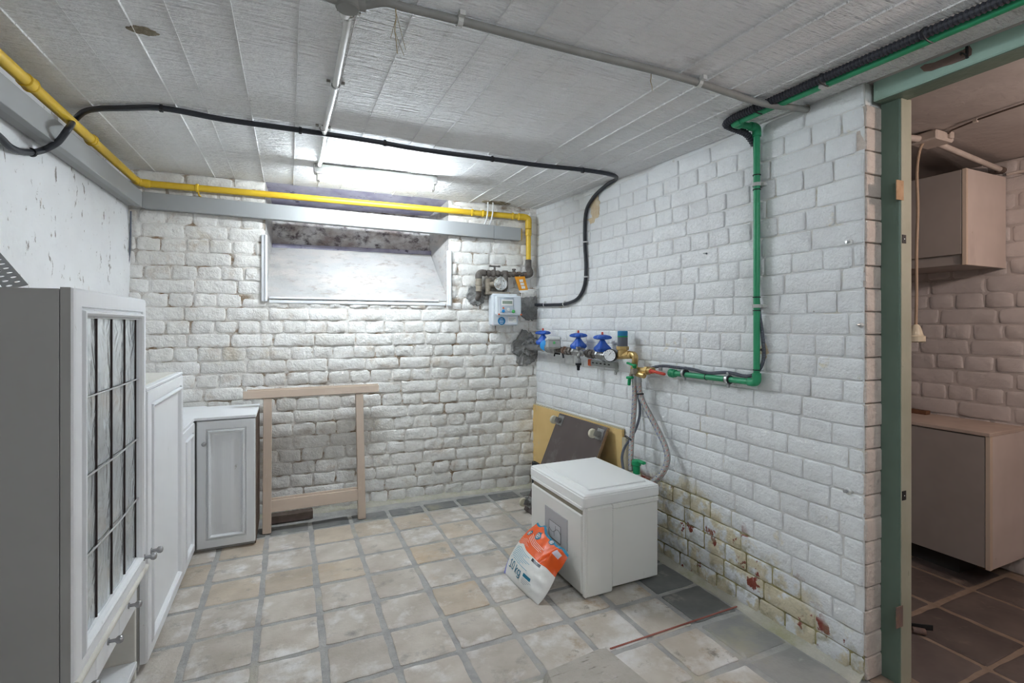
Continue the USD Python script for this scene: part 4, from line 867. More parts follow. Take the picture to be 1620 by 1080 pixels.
part(tp, 'body', cat_(rod(ow(924, 558, .085), ow(919, 558, .14), .014), rod(ow(917, 553, .13), ow(919, 562, .13), .013), box(ow(915, 551, .14) - .012, ow(915, 551, .14) + np.array([.012, .012, .010]), .003)), 'steel_dull')
part(tp, 'spout', tube(smooth_path([ow(920, 559, .13), ow(916, 561, .15), ow(915, 566, .15), ow(915, 570, .15)], 5), .010, 12), 'steel_dull', smooth=True)
part(tp, 'collar', lathe(ow(915, 567, .15), -Z3, [(0, .013), (.003, .016), (.028, .016), (.031, .014)], 14), 'zinc')
part(tp, 'hose_nozzle', lathe(ow(915, 574, .15), -Z3, [(0, .018), (.012, .018), (.016, .010), (.022, .011), (.03, .008), (.038, .009), (.044, .006)], 14), 'black_plastic')
ra, rb = ow(931, 577, .03), ow(971, 575, .03)
br = thing('wall_bracket', 'slotted grey wall bracket with an orange end cap below the valves', 'bracket', ra)
zr = (ra[2] + rb[2]) / 2
part(br, 'rail', box((RX - .055, rb[1], zr - .016), (RX - .012, ra[1], zr + .018), .002), 'rail_grey')
part(br, 'end_cap', box((RX - .058, ra[1] - .004, zr - .019), (RX - .010, ra[1] + .026, zr + .021), .003), 'orange_red')
for k in range(5):
    y = ra[1] + (rb[1] - ra[1]) * (.12 + .17 * k); part(br, 'slot', box((RX - .0562, y - .009, zr - .001), (RX - .054, y + .009, zr + .006)), 'cab_dark', smooth=False)
part(br, 'foot', box((RX - .030, rb[1] - .004, zr - .075), (RX - .008, rb[1] + .032, zr), .002), 'rail_grey')
part(br, 'bolt', lathe((RX - .03, rb[1] + .014, zr - .045), (-1, 0, 0), [(0, .010), (.008, .010), (.010, .006)], 6), 'zinc', smooth=False)
part(br, 'strut', rod(ow(949, 566, .06), np.array([RX - .035, ow(949, 566, .06)[1], zr]), .006), 'zinc')
gcx = ow(968, 562, .10); gdn = np.array([-.83, -.55, .06]); gdn /= np.linalg.norm(gdn)
ga = thing('pressure_gauge', 'small black pressure gauge with a white dial', 'gauge', gcx)
part(ga, 'case', lathe(gcx - gdn * .012, gdn, [(0, .020), (.008, .034), (.040, .036), (.043, .033)], 28), 'black_plastic')
part(ga, 'dial', lathe(gcx + gdn * .0305, gdn, [(0, .0325), (.0012, .0325)], 28), 'gauge_face', smooth=False)
gu, gv, _ = frame_of(gdn)
for k in range(9):
    a = math.radians(-40 + 32.5 * k); dd = math.cos(a) * gu + math.sin(a) * gv; part(ga, 'tick', beam(gcx + gdn * .0322 + dd * .022, gcx + gdn * .0322 + dd * .028, .0018, .0008, gdn, 0), 'print_grey', smooth=False)
part(ga, 'needle', beam(gcx + gdn * .0326 - gu * .006, gcx + gdn * .0326 + (gu * .4 + gv * .9) * .018, .002, .0008, gdn, 0), 'black_plastic', smooth=False)
rcx = ow(985, 556, .075)
rd_ = thing('pressure_reducer', 'brass pressure reducer with a dark upright cap', 'pressure reducer', rcx)
part(rd_, 'cap', lathe(ow(985, 550, .075), Z3, [(0, .024), (.006, .027), (.058, .027), (.060, .025)], 20), 'corrugated_grey', smooth=30)
part(rd_, 'cap_top', lathe(ow(985, 550, .075) + Z3 * .066, Z3, [(0, .0275), (.024, .0275), (.027, .025)], 20), 'blue_sticker', smooth=30, label='dark blue cap top')
part(rd_, 'cap_ring', lathe(ow(985, 550, .075) + Z3 * .059, Z3, [(0, .0277), (.007, .0277)], 20), 'handle_green', smooth=30)
part(rd_, 'nut', lathe(ow(985, 553.5, .075), Z3, [(0, .031), (.003, .034), (.018, .034), (.021, .031)], 6), 'brass', smooth=False)
part(rd_, 'body', cat_(lathe(ow(985, 566, .075), Z3, [(0, .012), (.008, .026), (.03, .028), (.05, .026)], 18), rod(ow(970, 563, .08), ow(1000, 562, .075), .019)), 'brass', smooth=30)
ee = ow(1004, 561, .075)
part(rd_, 'outlet_elbow', tube(smooth_path([ee + Y3 * .05, ee + Y3 * .01, ee - Z3 * .012 - Y3 * .004, ee - Z3 * .05, ee - Z3 * .075], 6), .0165, 14), 'brass', smooth=True)
part(rd_, 'union', lathe(ow(995, 561, .075) - Y3 * .008, Y3, [(0, .022), (.018, .022)], 8), 'brass', smooth=False)
mc = ow(1012, 585, .07)
mf = thing('valve_manifold', 'brass bypass manifold with green and red lever handles below the reducer', 'valve', mc)
part(mf, 'body', cat_(rod(ow(1001, 580, .075), ow(1010, 587, .07), .018), rod(ow(1006, 586, .07), ow(1034, 586, .065), .017), rod(ow(1004, 590, .085), ow(1020, 594, .075), .016), rod(ow(1028, 588, .07), ow(1030, 586, .03), .012)), 'brass', smooth=30)
part(mf, 'block', cat_(box(ow(1003, 588, .10) - .014, ow(1003, 588, .10) + .016, .004), rod(ow(1001, 588, .10), ow(998, 595, .10), .011)), 'iron_pale')
part(mf, 'nut', lathe(ow(1024, 586, .066) - Y3 * .01, Y3, [(0, .023), (.02, .023)], 6), 'brass', smooth=False)
part(mf, 'green_lever', cat_(beam(ow(992, 573.5, .11), ow(1006, 579, .10), .016, .010, Z3, .003), rod(ow(1004, 576, .095), ow(1003.5, 582, .095), .011)), 'handle_green')
part(mf, 'drain_handle', cat_(beam(ow(991.5, 597, .11), ow(1001.5, 597, .105), .018, .013, Z3, .004), rod(ow(996, 597, .107), ow(995, 609, .107), .0085)), 'handle_green', label='green drain handle')
part(mf, 'red_lever', cat_(beam(ow(1029, 586, .09), ow(1052, 592, .085), .013, .018, X3, .004), rod(ow(1030, 587, .065), ow(1030, 587, .095), .012)), 'red_plastic', label='red lever')
part(mf, 'red_lever_pivot', rod(ow(1045, 581, .05), ow(1045, 586, .05), .010), 'zinc')
# braided hoses
def braided(name, pts, r, lab, seed):
    t = thing(name, lab, 'hose', pts[0], 'braided hoses behind the softener'); P = smooth_path(pts, 10); part(t, 'braid', tube(P, r, 14), 'braid', smooth=True)
    L = np.r_[0, np.cumsum(np.linalg.norm(np.diff(P, axis=0), axis=1))]
    part(t, 'ferrule', lathe(P[0], P[1] - P[0], [(-.03, r * 1.15), (.02, r * 1.15), (.022, r)], 14), 'zinc')
    fl_r, fl_b = [], []
    for k, s in enumerate(np.arange(.04, L[-1] - .02, .024)):
        p = np.array([np.interp(s, L, P[:, i]) for i in range(3)]); q = np.array([np.interp(s + .008, L, P[:, i]) for i in range(3)]); n = EYEP - p; d = q - p; d /= np.linalg.norm(d); n = n - d * (n @ d); n /= np.linalg.norm(n); w = np.cross(d, n)
        for ang, bag_ in ((-.5, fl_r), (.6, fl_b), (2.4, fl_r), (3.6, fl_b)):
            e = math.cos(ang) * n + math.sin(ang) * w; e2 = math.cos(ang + .45) * n + math.sin(ang + .45) * w; bag_.append(beam(p + e * r * .99, q + e2 * r * .99, .0022, .0012, e, 0))
    part(t, 'red_thread', cat_(*fl_r), 'red_plastic', smooth=False, kind='stuff'); part(t, 'blue_thread', cat_(*fl_b), 'blue_plastic', smooth=False, kind='stuff')
    return t
look('braid', (.50, .48, .46), (.36, .345, .33), scale=160, detail=2, rough=.4, metal=.55, bump=[(260, .002)])
braided('braided_hose', [ow(1004, 598, .085), ow(1004, 625, .08), ow(1003, 650, .09), ow(1001, 675, .10), ow(999, 700, .11), ow(998, 725, .13), ow(998, 745, .14)], .0135, 'braided steel hose falling straight down behind the softener', 1)
hb = braided('braided_hose', [ow(1010, 598, .075), ow(1012, 620, .07), ow(1017, 635, .065), ow(1030, 660, .06), ow(1043, 685, .055), ow(1052, 705, .06), ow(1056, 725, .07), ow(1050, 745, .09), ow(1040, 757, .11), ow(1028, 766, .13)], .0145, 'braided steel hose swinging out in a loop to the right behind the softener', 2)
tie = ow(1013, 624, .07); part(hb, 'cable_tie', lathe(tie, np.array([0, .12, 1]), [(0, .016), (.001, .0185), (.006, .0185), (.007, .016)], 12), 'clip_black')
vb = ow(1007, 738, .13)
sv = thing('ball_valve', 'green lever valve on the hose just behind the softener lid', 'valve', vb)
part(sv, 'body', cat_(lathe(vb - Z3 * .035, Z3, [(0, .018), (.04, .018), (.045, .024), (.065, .024), (.07, .020)], 14)), 'handle_green', smooth=30)
part(sv, 'lever', beam(vb + Z3 * .034, ow(1020, 733, .13), .022, .014, Z3, .004), 'handle_green')
part(sv, 'collar', lathe(vb - Z3 * .06, Z3, [(0, .016), (.028, .016)], 14), 'paper_white')
tie = ow(998.5, 693, .11); hs = thing('hose_strap', 'black cable tie strapping the grey hose to the straight braided hose', 'cable tie', tie)
part(hs, 'loop', tube([tie + np.array([.006 * math.sin(a) * .5, .034 * math.cos(a) + .012, .012 * math.sin(a) * .2 + .004 * math.cos(a)]) + np.array([-.016 * abs(math.sin(a / 2)), 0, 0]) for a in np.linspace(0, 2 * math.pi, 20)], .0024, 6), 'clip_black')

# screws and plugs left in the right wall
for px, py, nm, cat, lab, m, rr_ in ((1346, 383, 'wall_plug', 'screw', 'round white screw plug near the right end of the wall, upper one', 'conduit_white', .010), (1343, 776, 'wall_plug', 'screw', 'round white screw plug near the right end of the wall, lower one', 'conduit_white', .012), (1363, 514, 'wall_plug', 'screw', 'small grey screw at the very edge of the right wall beside the door frame', 'clip_grey', .008), (1119, 401, 'wall_plug', 'screw', 'small grey screw sticking out left of the green pipe', 'corrugated_grey', .004), (1209, 553, 'wall_plug', 'screw', 'rusty brown plug in a gouge right of the green pipe', 'rusty_steel', .010)):
    c = on_right(px, py, .0); t = thing(nm, lab, cat, c, 'screws and plugs left in the right wall')
    part(t, 'collar', lathe(c + X3 * .005, -X3, [(0, rr_), (.012, rr_), (.016, rr_ * .7)], 16), m); part(t, 'pin', lathe(c - X3 * .008, -X3 + Y3 * .2, [(0, rr_ * .45), (.014, rr_ * .45)], 8), 'zinc' if m != 'rusty_steel' else m)
# ------------------------------------------------------------------ water softener
sx0, sx1, sy0, sy1, sh = 1.170, 1.580, 1.837, 2.360, .457
so = thing('water_softener', 'white box-shaped water softener with grey control panel standing on the tiles', 'water softener', (sx0, sy0, 0))
part(so, 'body', box((sx0 + .012, sy0, .004), (1.322, sy1 - .004, .396), .008), 'softener_white')
part(so, 'rear_body', cat_(box((1.318, sy0 + .005, .022), (sx1, sy1, .376), .006), box((1.318, sy0, .374), (sx1, sy1, .397), .004)), 'softener_white')
part(so, 'door_panel', box((sx0, sy0 + .024, .012), (sx0 + .016, sy1 - .004, .362), .006), 'softener_white')
part(so, 'handle_slot', box((sx0 + .006, sy0 + .03, .360), (sx0 + .02, sy1 - .02, .384), .001), 'softener_slot')
part(so, 'corner_strip', box((sx0 + .002, sy0 - .001, .006), (sx0 + .016, sy0 + .022, .397), .005), 'softener_white')
lid = part(so, 'lid', cat_(box((sx0 - .004, sy0 - .003, .398), (sx1 + .001, sy1, .4475), .007), rect_loft((sx0 - .004, sy0 - .003, .440), X3, Y3, Z3, sx1 - sx0 + .005, sy1 - sy0 + .003, [(.003, 0), (.004, .010), (.012, .016), (.038, .0168)])), 'softener_lid')
part(lid, 'raised_panel', rect_loft((sx0 + .048, sy0 + .040, .449), X3, Y3, Z3, sx1 - sx0 - .085, sy1 - sy0 - .075, [(0, 0), (.006, .0135), (.014, .0150)]), 'softener_lid')
part(so, 'lid_rim', box((sx0 - .006, sy0 + .012, .386), (sx0 + .012, sy1 - .01, .405), .004), 'softener_lid')
def kp(px, py, x=sx0 - .0005): return at_x(px, py, x)
a, b = kp(862.5, 798), kp(898, 822); kz0 = kp(898, 872)[2]
kp_ = part(so, 'control_panel', box((sx0 - .003, b[1], kz0), (sx0 + .004, a[1], (a[2] + b[2]) / 2), .0015), 'keypad_grey')
c, d = kp(870, 821.5), kp(888, 832.5); e = kp(888, 861); zt_ = (c[2] + d[2]) / 2
part(kp_, 'panel_window', box((sx0 - .0042, d[1], e[2]), (sx0 - .001, c[1], zt_), .0004), 'keypad_window')
lines = []
for (p, q) in (((c[1], zt_), (d[1], zt_)), ((c[1], e[2]), (d[1], e[2])), ((c[1], zt_), (c[1], e[2])), ((d[1], zt_), (d[1], e[2]))): lines.append(beam((sx0 - .0045, *p), (sx0 - .0045, *q), .0016, .001, X3, 0))
ww = [(sx0 - .0046, c[1] + (d[1] - c[1]) * s, zt_ - (zt_ - e[2]) * (.45 + .16 * math.sin(2 * math.pi * s))) for s in np.linspace(0, 1, 12)]
lines.append(tube(ww, .0009, 5)); m1 = (c[1] + d[1]) / 2
for s in (-.25, .25): lines.append(beam((sx0 - .0046, m1 + s * .03, zt_ - .012 - .03 * (s > 0)), (sx0 - .0046, m1 + s * .03, zt_ - .035 - .03 * (s > 0)), .0015, .001, X3, 0))
part(kp_, 'panel_line', cat_(*lines), 'keypad_line', smooth=False)

# ------------------------------------------------------------------ bag of salt leaning on the softener
bx0, by0 = np.array([.955, 2.205, .004]), np.array([.975, 1.893, .004])
bu = (by0 - bx0); bwid = np.linalg.norm(bu); bu /= bwid; bn0 = np.array([-.70, 0, .71]); bn0 -= bu * (bn0 @ bu); bn = bn0 / np.linalg.norm(bn0); bv = np.cross(bn, bu); bv = bv if bv[2] > 0 else -bv
def bag_uv(px, py): d = ray(px, py); t = ((bx0 - EYEP) @ bn) / (d @ bn); p = EYEP + d * t - bx0; return np.array([p @ bu, p @ bv])
left = smooth_path(np.c_[np.array([bag_uv(*p) for p in ((797, 905), (803, 890), (816, 866), (833, 842), (851, 826))]), np.zeros(5)], 8)[:, :2]
top = smooth_path(np.c_[np.array([bag_uv(*p) for p in ((851, 826), (857, 833), (865, 833), (868, 846), (876, 855), (884, 864), (894, 869), (900, 878))]), np.zeros(8)], 8)[:, :2]
right = smooth_path(np.c_[np.array([bag_uv(*p) for p in ((851, 957), (862, 944), (873, 925), (882, 906), (889, 897), (900, 878))]), np.zeros(6)], 8)[:, :2]
bot = smooth_path(np.c_[np.array([bag_uv(*p) for p in ((797, 905), (812, 922), (831, 940), (851, 957))]), np.zeros(4)], 8)[:, :2]
def curve(C, t): L = np.r_[0, np.cumsum(np.linalg.norm(np.diff(C, axis=0), axis=1))]; L /= L[-1]; return np.stack([np.interp(t, L, C[:, 0]), np.interp(t, L, C[:, 1])], -1)
def bag_plan(s, t):
    s_, t_ = s[:, None], t[:, None]; b_, t2, l_, r_2 = curve(bot, s), curve(top, s), curve(left, t), curve(right, t)
    return (1 - t_) * b_ + t_ * t2 + (1 - s_) * l_ + s_ * r_2 - ((1 - s_) * (1 - t_) * bot[0] + s_ * (1 - t_) * bot[-1] + (1 - s_) * t_ * top[0] + s_ * t_ * top[-1])
def bag_thick(s, t):
    body = np.clip(np.sin(np.pi * s) * np.sin(np.pi * np.clip(t * .96 + .0, 0, 1)), 0, 1) ** .55
    fall = .064 * (1 - .5 * t)
    lob = .046 * np.exp(-((s - .93) ** 2 / .010 + (t - .80) ** 2 / .03)) - .016 * np.exp(-((s - .76 - .18 * (t - .7)) ** 2 / .0012)) * np.clip((t - .5) * 4, 0, 1)
    wr_ = .006 * (meshkit.fbm(np.stack([s * 7 + t * 3, t * 5 - s * 2, 0 * s], -1), 3, 4) - .5) + .004 * np.sin(26 * s + 8 * t + 2 * np.sin(5 * t)) * np.clip(t - .62, 0, 1) * 2.2 + .0028 * np.sin(34 * (t - .1 * s)) * np.exp(-((s - .85) ** 2 / .03 + (t - .25) ** 2 / .04))
    edge = np.clip(12 * np.minimum.reduce([s, 1 - s, t, 1 - t]), 0, 1)
    return (fall * body + lob * edge + wr_ * edge)
def bag_front(s, t, e=0.0): q = bag_plan(s, t); return bx0 + q[:, :1] * bu + q[:, 1:] * bv + (bag_thick(s, t) + e)[:, None] * bn
def bag_back(s, t): q = bag_plan(s, t); return bx0 + q[:, :1] * bu + q[:, 1:] * bv - (bag_thick(s, t) * .35)[:, None] * bn
n_ = {'uv': ('texture_coordinate', {}), 'sp': ('separate_xyz', {}), 'p': ('principled_bsdf', {'roughness': .33, 'specular_ior_level': .45}), 'nz': ('noise_texture', {'scale': 60.0}), 'bu': ('bump', {'distance': .001})}
l_ = [('uv.UV', 'sp.vector'), ('nz.fac', 'bu.height'), ('bu.normal', 'p.normal')]
def mth(k, op, a, b): n_[k] = ('math', {'math_type': op, **{f'value{i+1}': v for i, v in enumerate((a, b)) if not isinstance(v, str)}}); l_.extend([(v, f'{k}.value{i+1}') for i, v in enumerate((a, b)) if isinstance(v, str)]); return k + '.value'
def band(k, v, lo, hi): return mth(k, 'multiply', mth(k + 'a', 'greater_than', v, lo), mth(k + 'b', 'less_than', v, hi))
def over(k, cur, fac, col): n_[k] = ('mix_color', {'b': col}); l_.extend([(cur, k + '.a'), (fac, k + '.fac')]); return k + '.result'
n_['c0'] = ('color', {'value': (.74, .73, .70)})
cur = over('o1', 'c0.color', mth('q1', 'multiply', band('b1', 'sp.x', .06, .66), band('b2', 'sp.y', .27, .52)), (.44, .66, .72))
cur = over('o1b', cur, mth('q1b', 'multiply', band('b1b', 'sp.x', -1, .07), band('b2b', 'sp.y', -1, .24)), (.22, .24, .62))
cur = over('o2', cur, mth('q2', 'greater_than', 'sp.y', .55), (.82, .105, .008))
cur = over('o3', cur, mth('q3', 'multiply', band('b3', 'sp.x', .60, .78), band('b4', 'sp.y', .485, .535)), (.02, .02, .03))
cur = over('o4', cur, mth('q4', 'greater_than', mth('q4a', 'subtract', 'sp.y', mth('q4b', 'multiply', 'sp.x', -.01)), .965), (.02, .22, .36))
cur = over('o5', cur, mth('q5', 'multiply', band('b5', 'sp.x', .88, .96), band('b6', 'sp.y', .80, .90)), (.62, .58, .66))
l_.append((cur, 'p.base_color')); LOOK['bag_print'] = usdkit.material(stage, '/World/Looks/bag_print', n_, l_, surface='p.BSDF')
look('print_teal', (.015, .17, .27), rough=.4); look('print_pale', (.82, .70, .62), rough=.4); look('print_blue_pale', (.16, .42, .52), rough=.4); look('bag_white', (.66, .65, .62), rough=.4)
bag = thing('salt_bag', 'orange and white plastic bag of salt leaning against the softener', 'bag', bx0)
NU, NVv = 90, 90
fm = grid(lambda s, t: bag_front(s, t), NU, NVv); ss, tt = np.meshgrid(np.linspace(0, 1, NU), np.linspace(0, 1, NVv), indexing='ij')
if np.dot(fm.face_normals.mean(0), bn) < 0: fm.invert()
part(bag, 'front_sheet', fm, 'bag_print', smooth=True, uv=np.stack([ss.ravel(), tt.ravel()], 1))
bk = grid(lambda s, t: bag_back(s, t), 30, 30)
if np.dot(bk.face_normals.mean(0), bn) > 0: bk.invert()
part(bag, 'back_sheet', bk, 'bag_white', smooth=True)
def drape(m, s0, t0, ss_, ts_, lift=.0012):
    """Lays flat lettering over the bag: (x, y) -> (s, t)."""
    v = m.vertices; m = m.copy(); s = s0 + v[:, 0] * ss_; t = t0 + v[:, 1] * ts_ - .0 * v[:, 0]; P = bag_front(np.clip(s, .005, .995), np.clip(t, .005, .995), lift); m.vertices = P + v[:, 2:] * bn
    return m
part(bag, 'weight_print', drape(trimesh.Trimesh(*trimesh.remesh.subdivide_to_size((tm := meshkit.text_mesh('10 kg', .040, .0004)).vertices, tm.faces, .005), process=False), .16, .15, 2.5, 3.0, .0022), 'print_teal', smooth=False)
def flat(x0, x1, y0, y1): return trimesh.creation.box(bounds=[(x0, y0, 0), (x1, y1, .0004)]).subdivide().subdivide()
part(bag, 'small_print', cat_(*[drape(flat(.12 + .02 * (k % 2), .62 - .06 * ((k * 7) % 4), .30 + .027 * k, .308 + .027 * k), 0, 0, 1, 1) for k in range(8)]), 'print_blue_pale', smooth=False, kind='stuff')
part(bag, 'small_print', cat_(*[drape(flat(.08 + .02 * (k % 2), .30 + .05 * (k % 3), .56 + .022 * k, .564 + .022 * k), 0, 0, 1, 1) for k in range(5)], *[drape(flat(.24, .62 + .03 * (k % 2), .68 + .026 * k, .687 + .026 * k), 0, 0, 1, 1) for k in range(4)]), 'print_pale', smooth=False, kind='stuff')
part(bag, 'print_block', drape(flat(.58, .74, .20, .25), 0, 0, 1, 1), 'print_teal', smooth=False)
part(bag, 'small_print', cat_(*[drape(flat(.58, .78 - .04 * k, .170 - .022 * k, .175 - .022 * k), 0, 0, 1, 1) for k in range(4)]), 'print_grey', smooth=False, kind='stuff')
for s0, t0, rr_ in ((.36, .84, .062), (.14, .78, .05), (.62, .96, .05)):
    a = np.linspace(0, 2 * np.pi, 24, endpoint=False); pts = [(rr_ * math.cos(x) * (1 if not (-.1 < math.sin(x) - .9 < .2) else 1), rr_ * math.sin(x) + (rr_ * .5 if abs(x - math.pi / 2) < .05 else 0)) for x in a]
    dm = trimesh.creation.extrude_polygon(Polygon(pts), .0004, engine='earcut').subdivide(); part(bag, 'drop_print', drape(dm, s0, t0, 1, 1), 'print_teal', smooth=False)
    ring = Point(0, 0).buffer(rr_ * .62, 8).difference(Point(0, 0).buffer(rr_ * .44, 8)).difference(Polygon([(0, 0), (rr_, rr_ * .1), (rr_, -rr_ * .4)])); dm = trimesh.creation.extrude_polygon(ring, .0004, engine='earcut'); part(bag, 'swirl_print', cat_(drape(dm, s0, t0, 1, 1, .0018), drape(trimesh.creation.extrude_polygon(Point(0, 0).buffer(rr_ * .22, 6), .0004, engine='earcut'), s0, t0, 1, 1, .0018)), 'print_pale', smooth=False)

# ------------------------------------------------------------------ boards behind the softener
ya, yb = on_right(842.5, 636, .022), on_right(985, 681, .022)
yd = yb - ya; yd[2] = 0; YL = np.linalg.norm(yd); yd /= YL; yn = np.array([-yd[1], yd[0], 0]); yn = yn if yn[0] < 0 else -yn
yo = np.array([ya[0], ya[1], 0.004])
ybd = thing('yellow_board', 'yellow painted board standing against the right wall behind the softener', 'board', yo)
part(ybd, 'panel', obox(yo, yd, Z3, yn, (0, 0, -.014), (YL, .600, .006), .0015), 'board_yellow', smooth=False)
part(ybd, 'top_edge', obox(yo, yd, Z3, yn, (0, .599, -.016), (YL, .606, .003), .001), 'board_edge', smooth=False)
part(ybd, 'batten', obox(yo, yd, Z3, yn, (YL + .002, 0, -.016), (YL + .036, .56, .008), .002), 'board_edge')
tl, tr, bl_ = at_x(885, 653, 1.655), at_x(961, 676, 1.672), at_z(841, 812, .012)
DW = (tr - tl); dwid = np.linalg.norm(DW); DW /= dwid; DH = tl - bl_; dlen = np.linalg.norm(DH); DH -= DW * (DH @ DW); DH /= np.linalg.norm(DH); DN = np.cross(DW, DH); DN = DN if DN[0] < 0 else -DN
do = tl - DH * dlen + DW * .0
dol = thing('dolly', 'dark brown furniture dolly with four casters leaning on the yellow board', 'dolly', do)
part(dol, 'deck', obox(do, DW, DH, DN, (0, 0, -.018), (dwid, dlen, 0), .002), 'dolly_brown', smooth=False)
part(dol, 'deck_edge', obox(do, DW, DH, DN, (dwid - .001, .002, -.0175), (dwid + .002, dlen - .002, -.0005), .0005), 'plywood_edge', smooth=False)
for u, v in ((.045, dlen - .045), (dwid - .045, dlen - .05), (.045, .06), (dwid - .045, .06)):
    c = do + DW * u + DH * v
    cp_ = part(dol, 'caster', cat_(obox(c, DW, DH, DN, (-.032, -.032, 0), (.032, .032, .004), .001), rod(c, c + DN * .022, .018), *[obox(c, DH, DW, DN, (-.022, s * .014 - .002, .018), (.012, s * .014 + .002, .052), .001) for s in (-1, 1)]), 'steel_dull', smooth=30)
    wc_ = c + DN * .052 - DH * .012; part(cp_, 'wheel', lathe(wc_ - DW * .011, DW, [(0, .016), (.001, .024), (.005, .027), (.017, .027), (.021, .024), (.022, .016)], 22), 'caster_wheel', smooth=40)
cr0 = at_z(841, 769, .0)
ca, cb_ = on_back(838, 750, .035), on_back(848.5, 750, .035)
da = at_z(839, 771, 0.004)
single('dark_panel', box((1.628, 3.16, .004), (1.655, 3.268, .195), .003), 'dark_crate', 'narrow black panel standing in the rear right corner beside the yellow board', 'panel')

# ------------------------------------------------------------------ wooden trestle frame against the back wall
fr = thing('wooden_frame', 'pale beech trestle frame leaning against the back wall', 'frame', (.15, 3.16, 0))
lean = (3.285 - 3.158) / .77; FV = np.array([0, lean, 1.0]); FV /= np.linalg.norm(FV); FN = np.array([0, -1.0, lean]); FN /= np.linalg.norm(FN)
ztop = at_y(490, 627, 3.28)[2]; FH = ztop / FV[2]
for x in (-.116, .410):
    part(fr, 'leg', obox((x, 3.158, .004), X3, FV, FN, (-.023, 0, -.034), (.023, FH - .002, 0), .002), 'beech', smooth=False)
fo = np.array([0, 3.158, .004])
tlft, trgt = at_y(384, 631, 3.27)[0], at_y(600, 620, 3.27)[0]
part(fr, 'top_rail', obox(fo, X3, FV, FN, (tlft, FH, -.040), (trgt, FH + .046, .006), .002), 'beech_rail', smooth=False)
part(fr, 'top_batten', obox(fo, X3, FV, FN, (tlft + .02, FH + .044, -.040), (trgt, FH + .056, -.020), .002), 'beech_rail', smooth=False)
zl = at_y(428, 803, 3.17)[2]
part(fr, 'lower_rail', obox(fo, X3, FV, FN, (-.095, zl - .034, -.030), (.389, zl + .032, -.004), .002), 'beech_rail', smooth=False)
part(fr, 'lower_batten', obox(fo, X3, FV, FN, (-.095, zl + .030, -.030), (.389, zl + .046, -.018), .002), 'beech_rail', smooth=False)
a, b = at_z(432, 832, .02), at_z(486, 824, .02)
single('wood_offcut', obox((-.10, 3.33, .062), X3, Y3, Z3, (0, -.03, -.060), (.235, .03, -.012), .003), 'offcut_dark', 'dark wooden offcut lying at the wall foot under the trestle frame', 'offcut')

# ------------------------------------------------------------------ painted cabinets along the left wall
FX = -.445                                   # plane of the door faces
def knob(parent, c, d, L=.030, r=.0115):
    part(parent, 'knob', lathe(c, d, [(0, r * .9), (.002, r * .9), (.003, r * .45), (L * .45, r * .5), (L * .6, r * .95), (L * .8, r * 1.05), (L * .95, r * .8), (L, r * .3)], 14), 'pewter', smooth=50, label='pewter knob')
DOOR = [(0, -.026), (0, -.009), (.003, -.003), (.010, 0), (.043, 0), (.045, -.006), (.050, -.006), (.053, .005), (.058, .006), (.063, .002), (.067, -.008)]
n_, l_ = {'tc': ('texture_coordinate', {}), 'mp': ('mapping', {'scale': (1, 1, .6)}), 'nz': ('noise_texture', {'scale': 13.0, 'detail': 1.0, 'distortion': 2.5}), 'bu': ('bump', {'distance': .008, 'strength': 1.0}), 'd': ('principled_bsdf', {'base_color': (.60, .64, .66), 'roughness': .14, 'specular_ior_level': .9, 'coat_weight': .6, 'coat_roughness': .05}), 'gl': ('glossy_bsdf', {'color': (.80, .84, .86), 'roughness': .09}), 'tr': ('transparent_bsdf', {'color': (.6, .64, .64)}), 'm1': ('mix_closure', {'fac': .34}), 'm2': ('mix_closure', {'fac': .06})}, []
l_ = [('tc.object', 'mp.vector'), ('mp.vector', 'nz.vector'), ('nz.fac', 'bu.height'), ('bu.normal', 'd.normal'), ('bu.normal', 'gl.normal'), ('d.BSDF', 'm1.closure1'), ('gl.BSDF', 'm1.closure2'), ('m1.closure', 'm2.closure1'), ('tr.BSDF', 'm2.closure2')]
LOOK['leaded_glass'] = usdkit.material(stage, '/World/Looks/leaded_glass', n_, l_, surface='m2.closure')
# tall display cabinet
TY0, TY1, TH = 1.439, 2.062, 1.285; bx = -.826; bf = FX - .028
tcb = thing('display_cabinet', 'tall white cabinet with leaded textured glass door and three small drawers', 'cabinet', (bx, TY0, 0))
part(tcb, 'side_panel', box((bx, TY0, 0), (bf, TY0 + .018, TH - .004), .0015), 'cab_shaded', smooth=False)
part(tcb, 'side_panel', box((bx, TY1 - .018, 0), (bf, TY1, TH - .004), .0015), 'cab_cream', smooth=False)
part(tcb, 'top_panel', box((bx, TY0 + .018, TH - .024), (bf, TY1 - .018, TH - .005), .001), 'cab_shaded', smooth=False)
part(tcb, 'back_panel', box((bx, TY0 + .018, .05), (bx + .008, TY1 - .018, TH - .024)), 'cab_shaded', smooth=False)
for z in (.372, .66, .94): part(tcb, 'shelf', box((bx + .008, TY0 + .018, z - .016), (bf - (.0 if z < .4 else .03), TY1 - .018, z), .001), 'cab_cream', smooth=False)
part(tcb, 'bottom_board', box((bx + .008, TY0 + .018, .045), (bf + .006, TY1 - .018, .066), .002), 'cab_white', smooth=False)
part(tcb, 'plinth', box((bx + .05, TY0 + .018, 0), (bf - .03, TY1 - .018, .046)), 'cab_shaded', smooth=False)
zd0, zd1 = .252, .352; n3 = (TY1 - TY0 - .036) / 3
for k in range(3):
    y0 = TY0 + .018 + k * n3; dw_ = part(tcb, 'drawer', rect_loft((bf, y0 + .002, zd0), Y3, Z3, X3, n3 - .004, zd1 - zd0, [(0, -.20), (0, .004), (.002, .006), (.008, .006)], True), 'cab_white', smooth=False)
    knob(dw_, np.array([bf + .006, y0 + n3 / 2, (zd0 + zd1) / 2]), X3, .036, .0105)
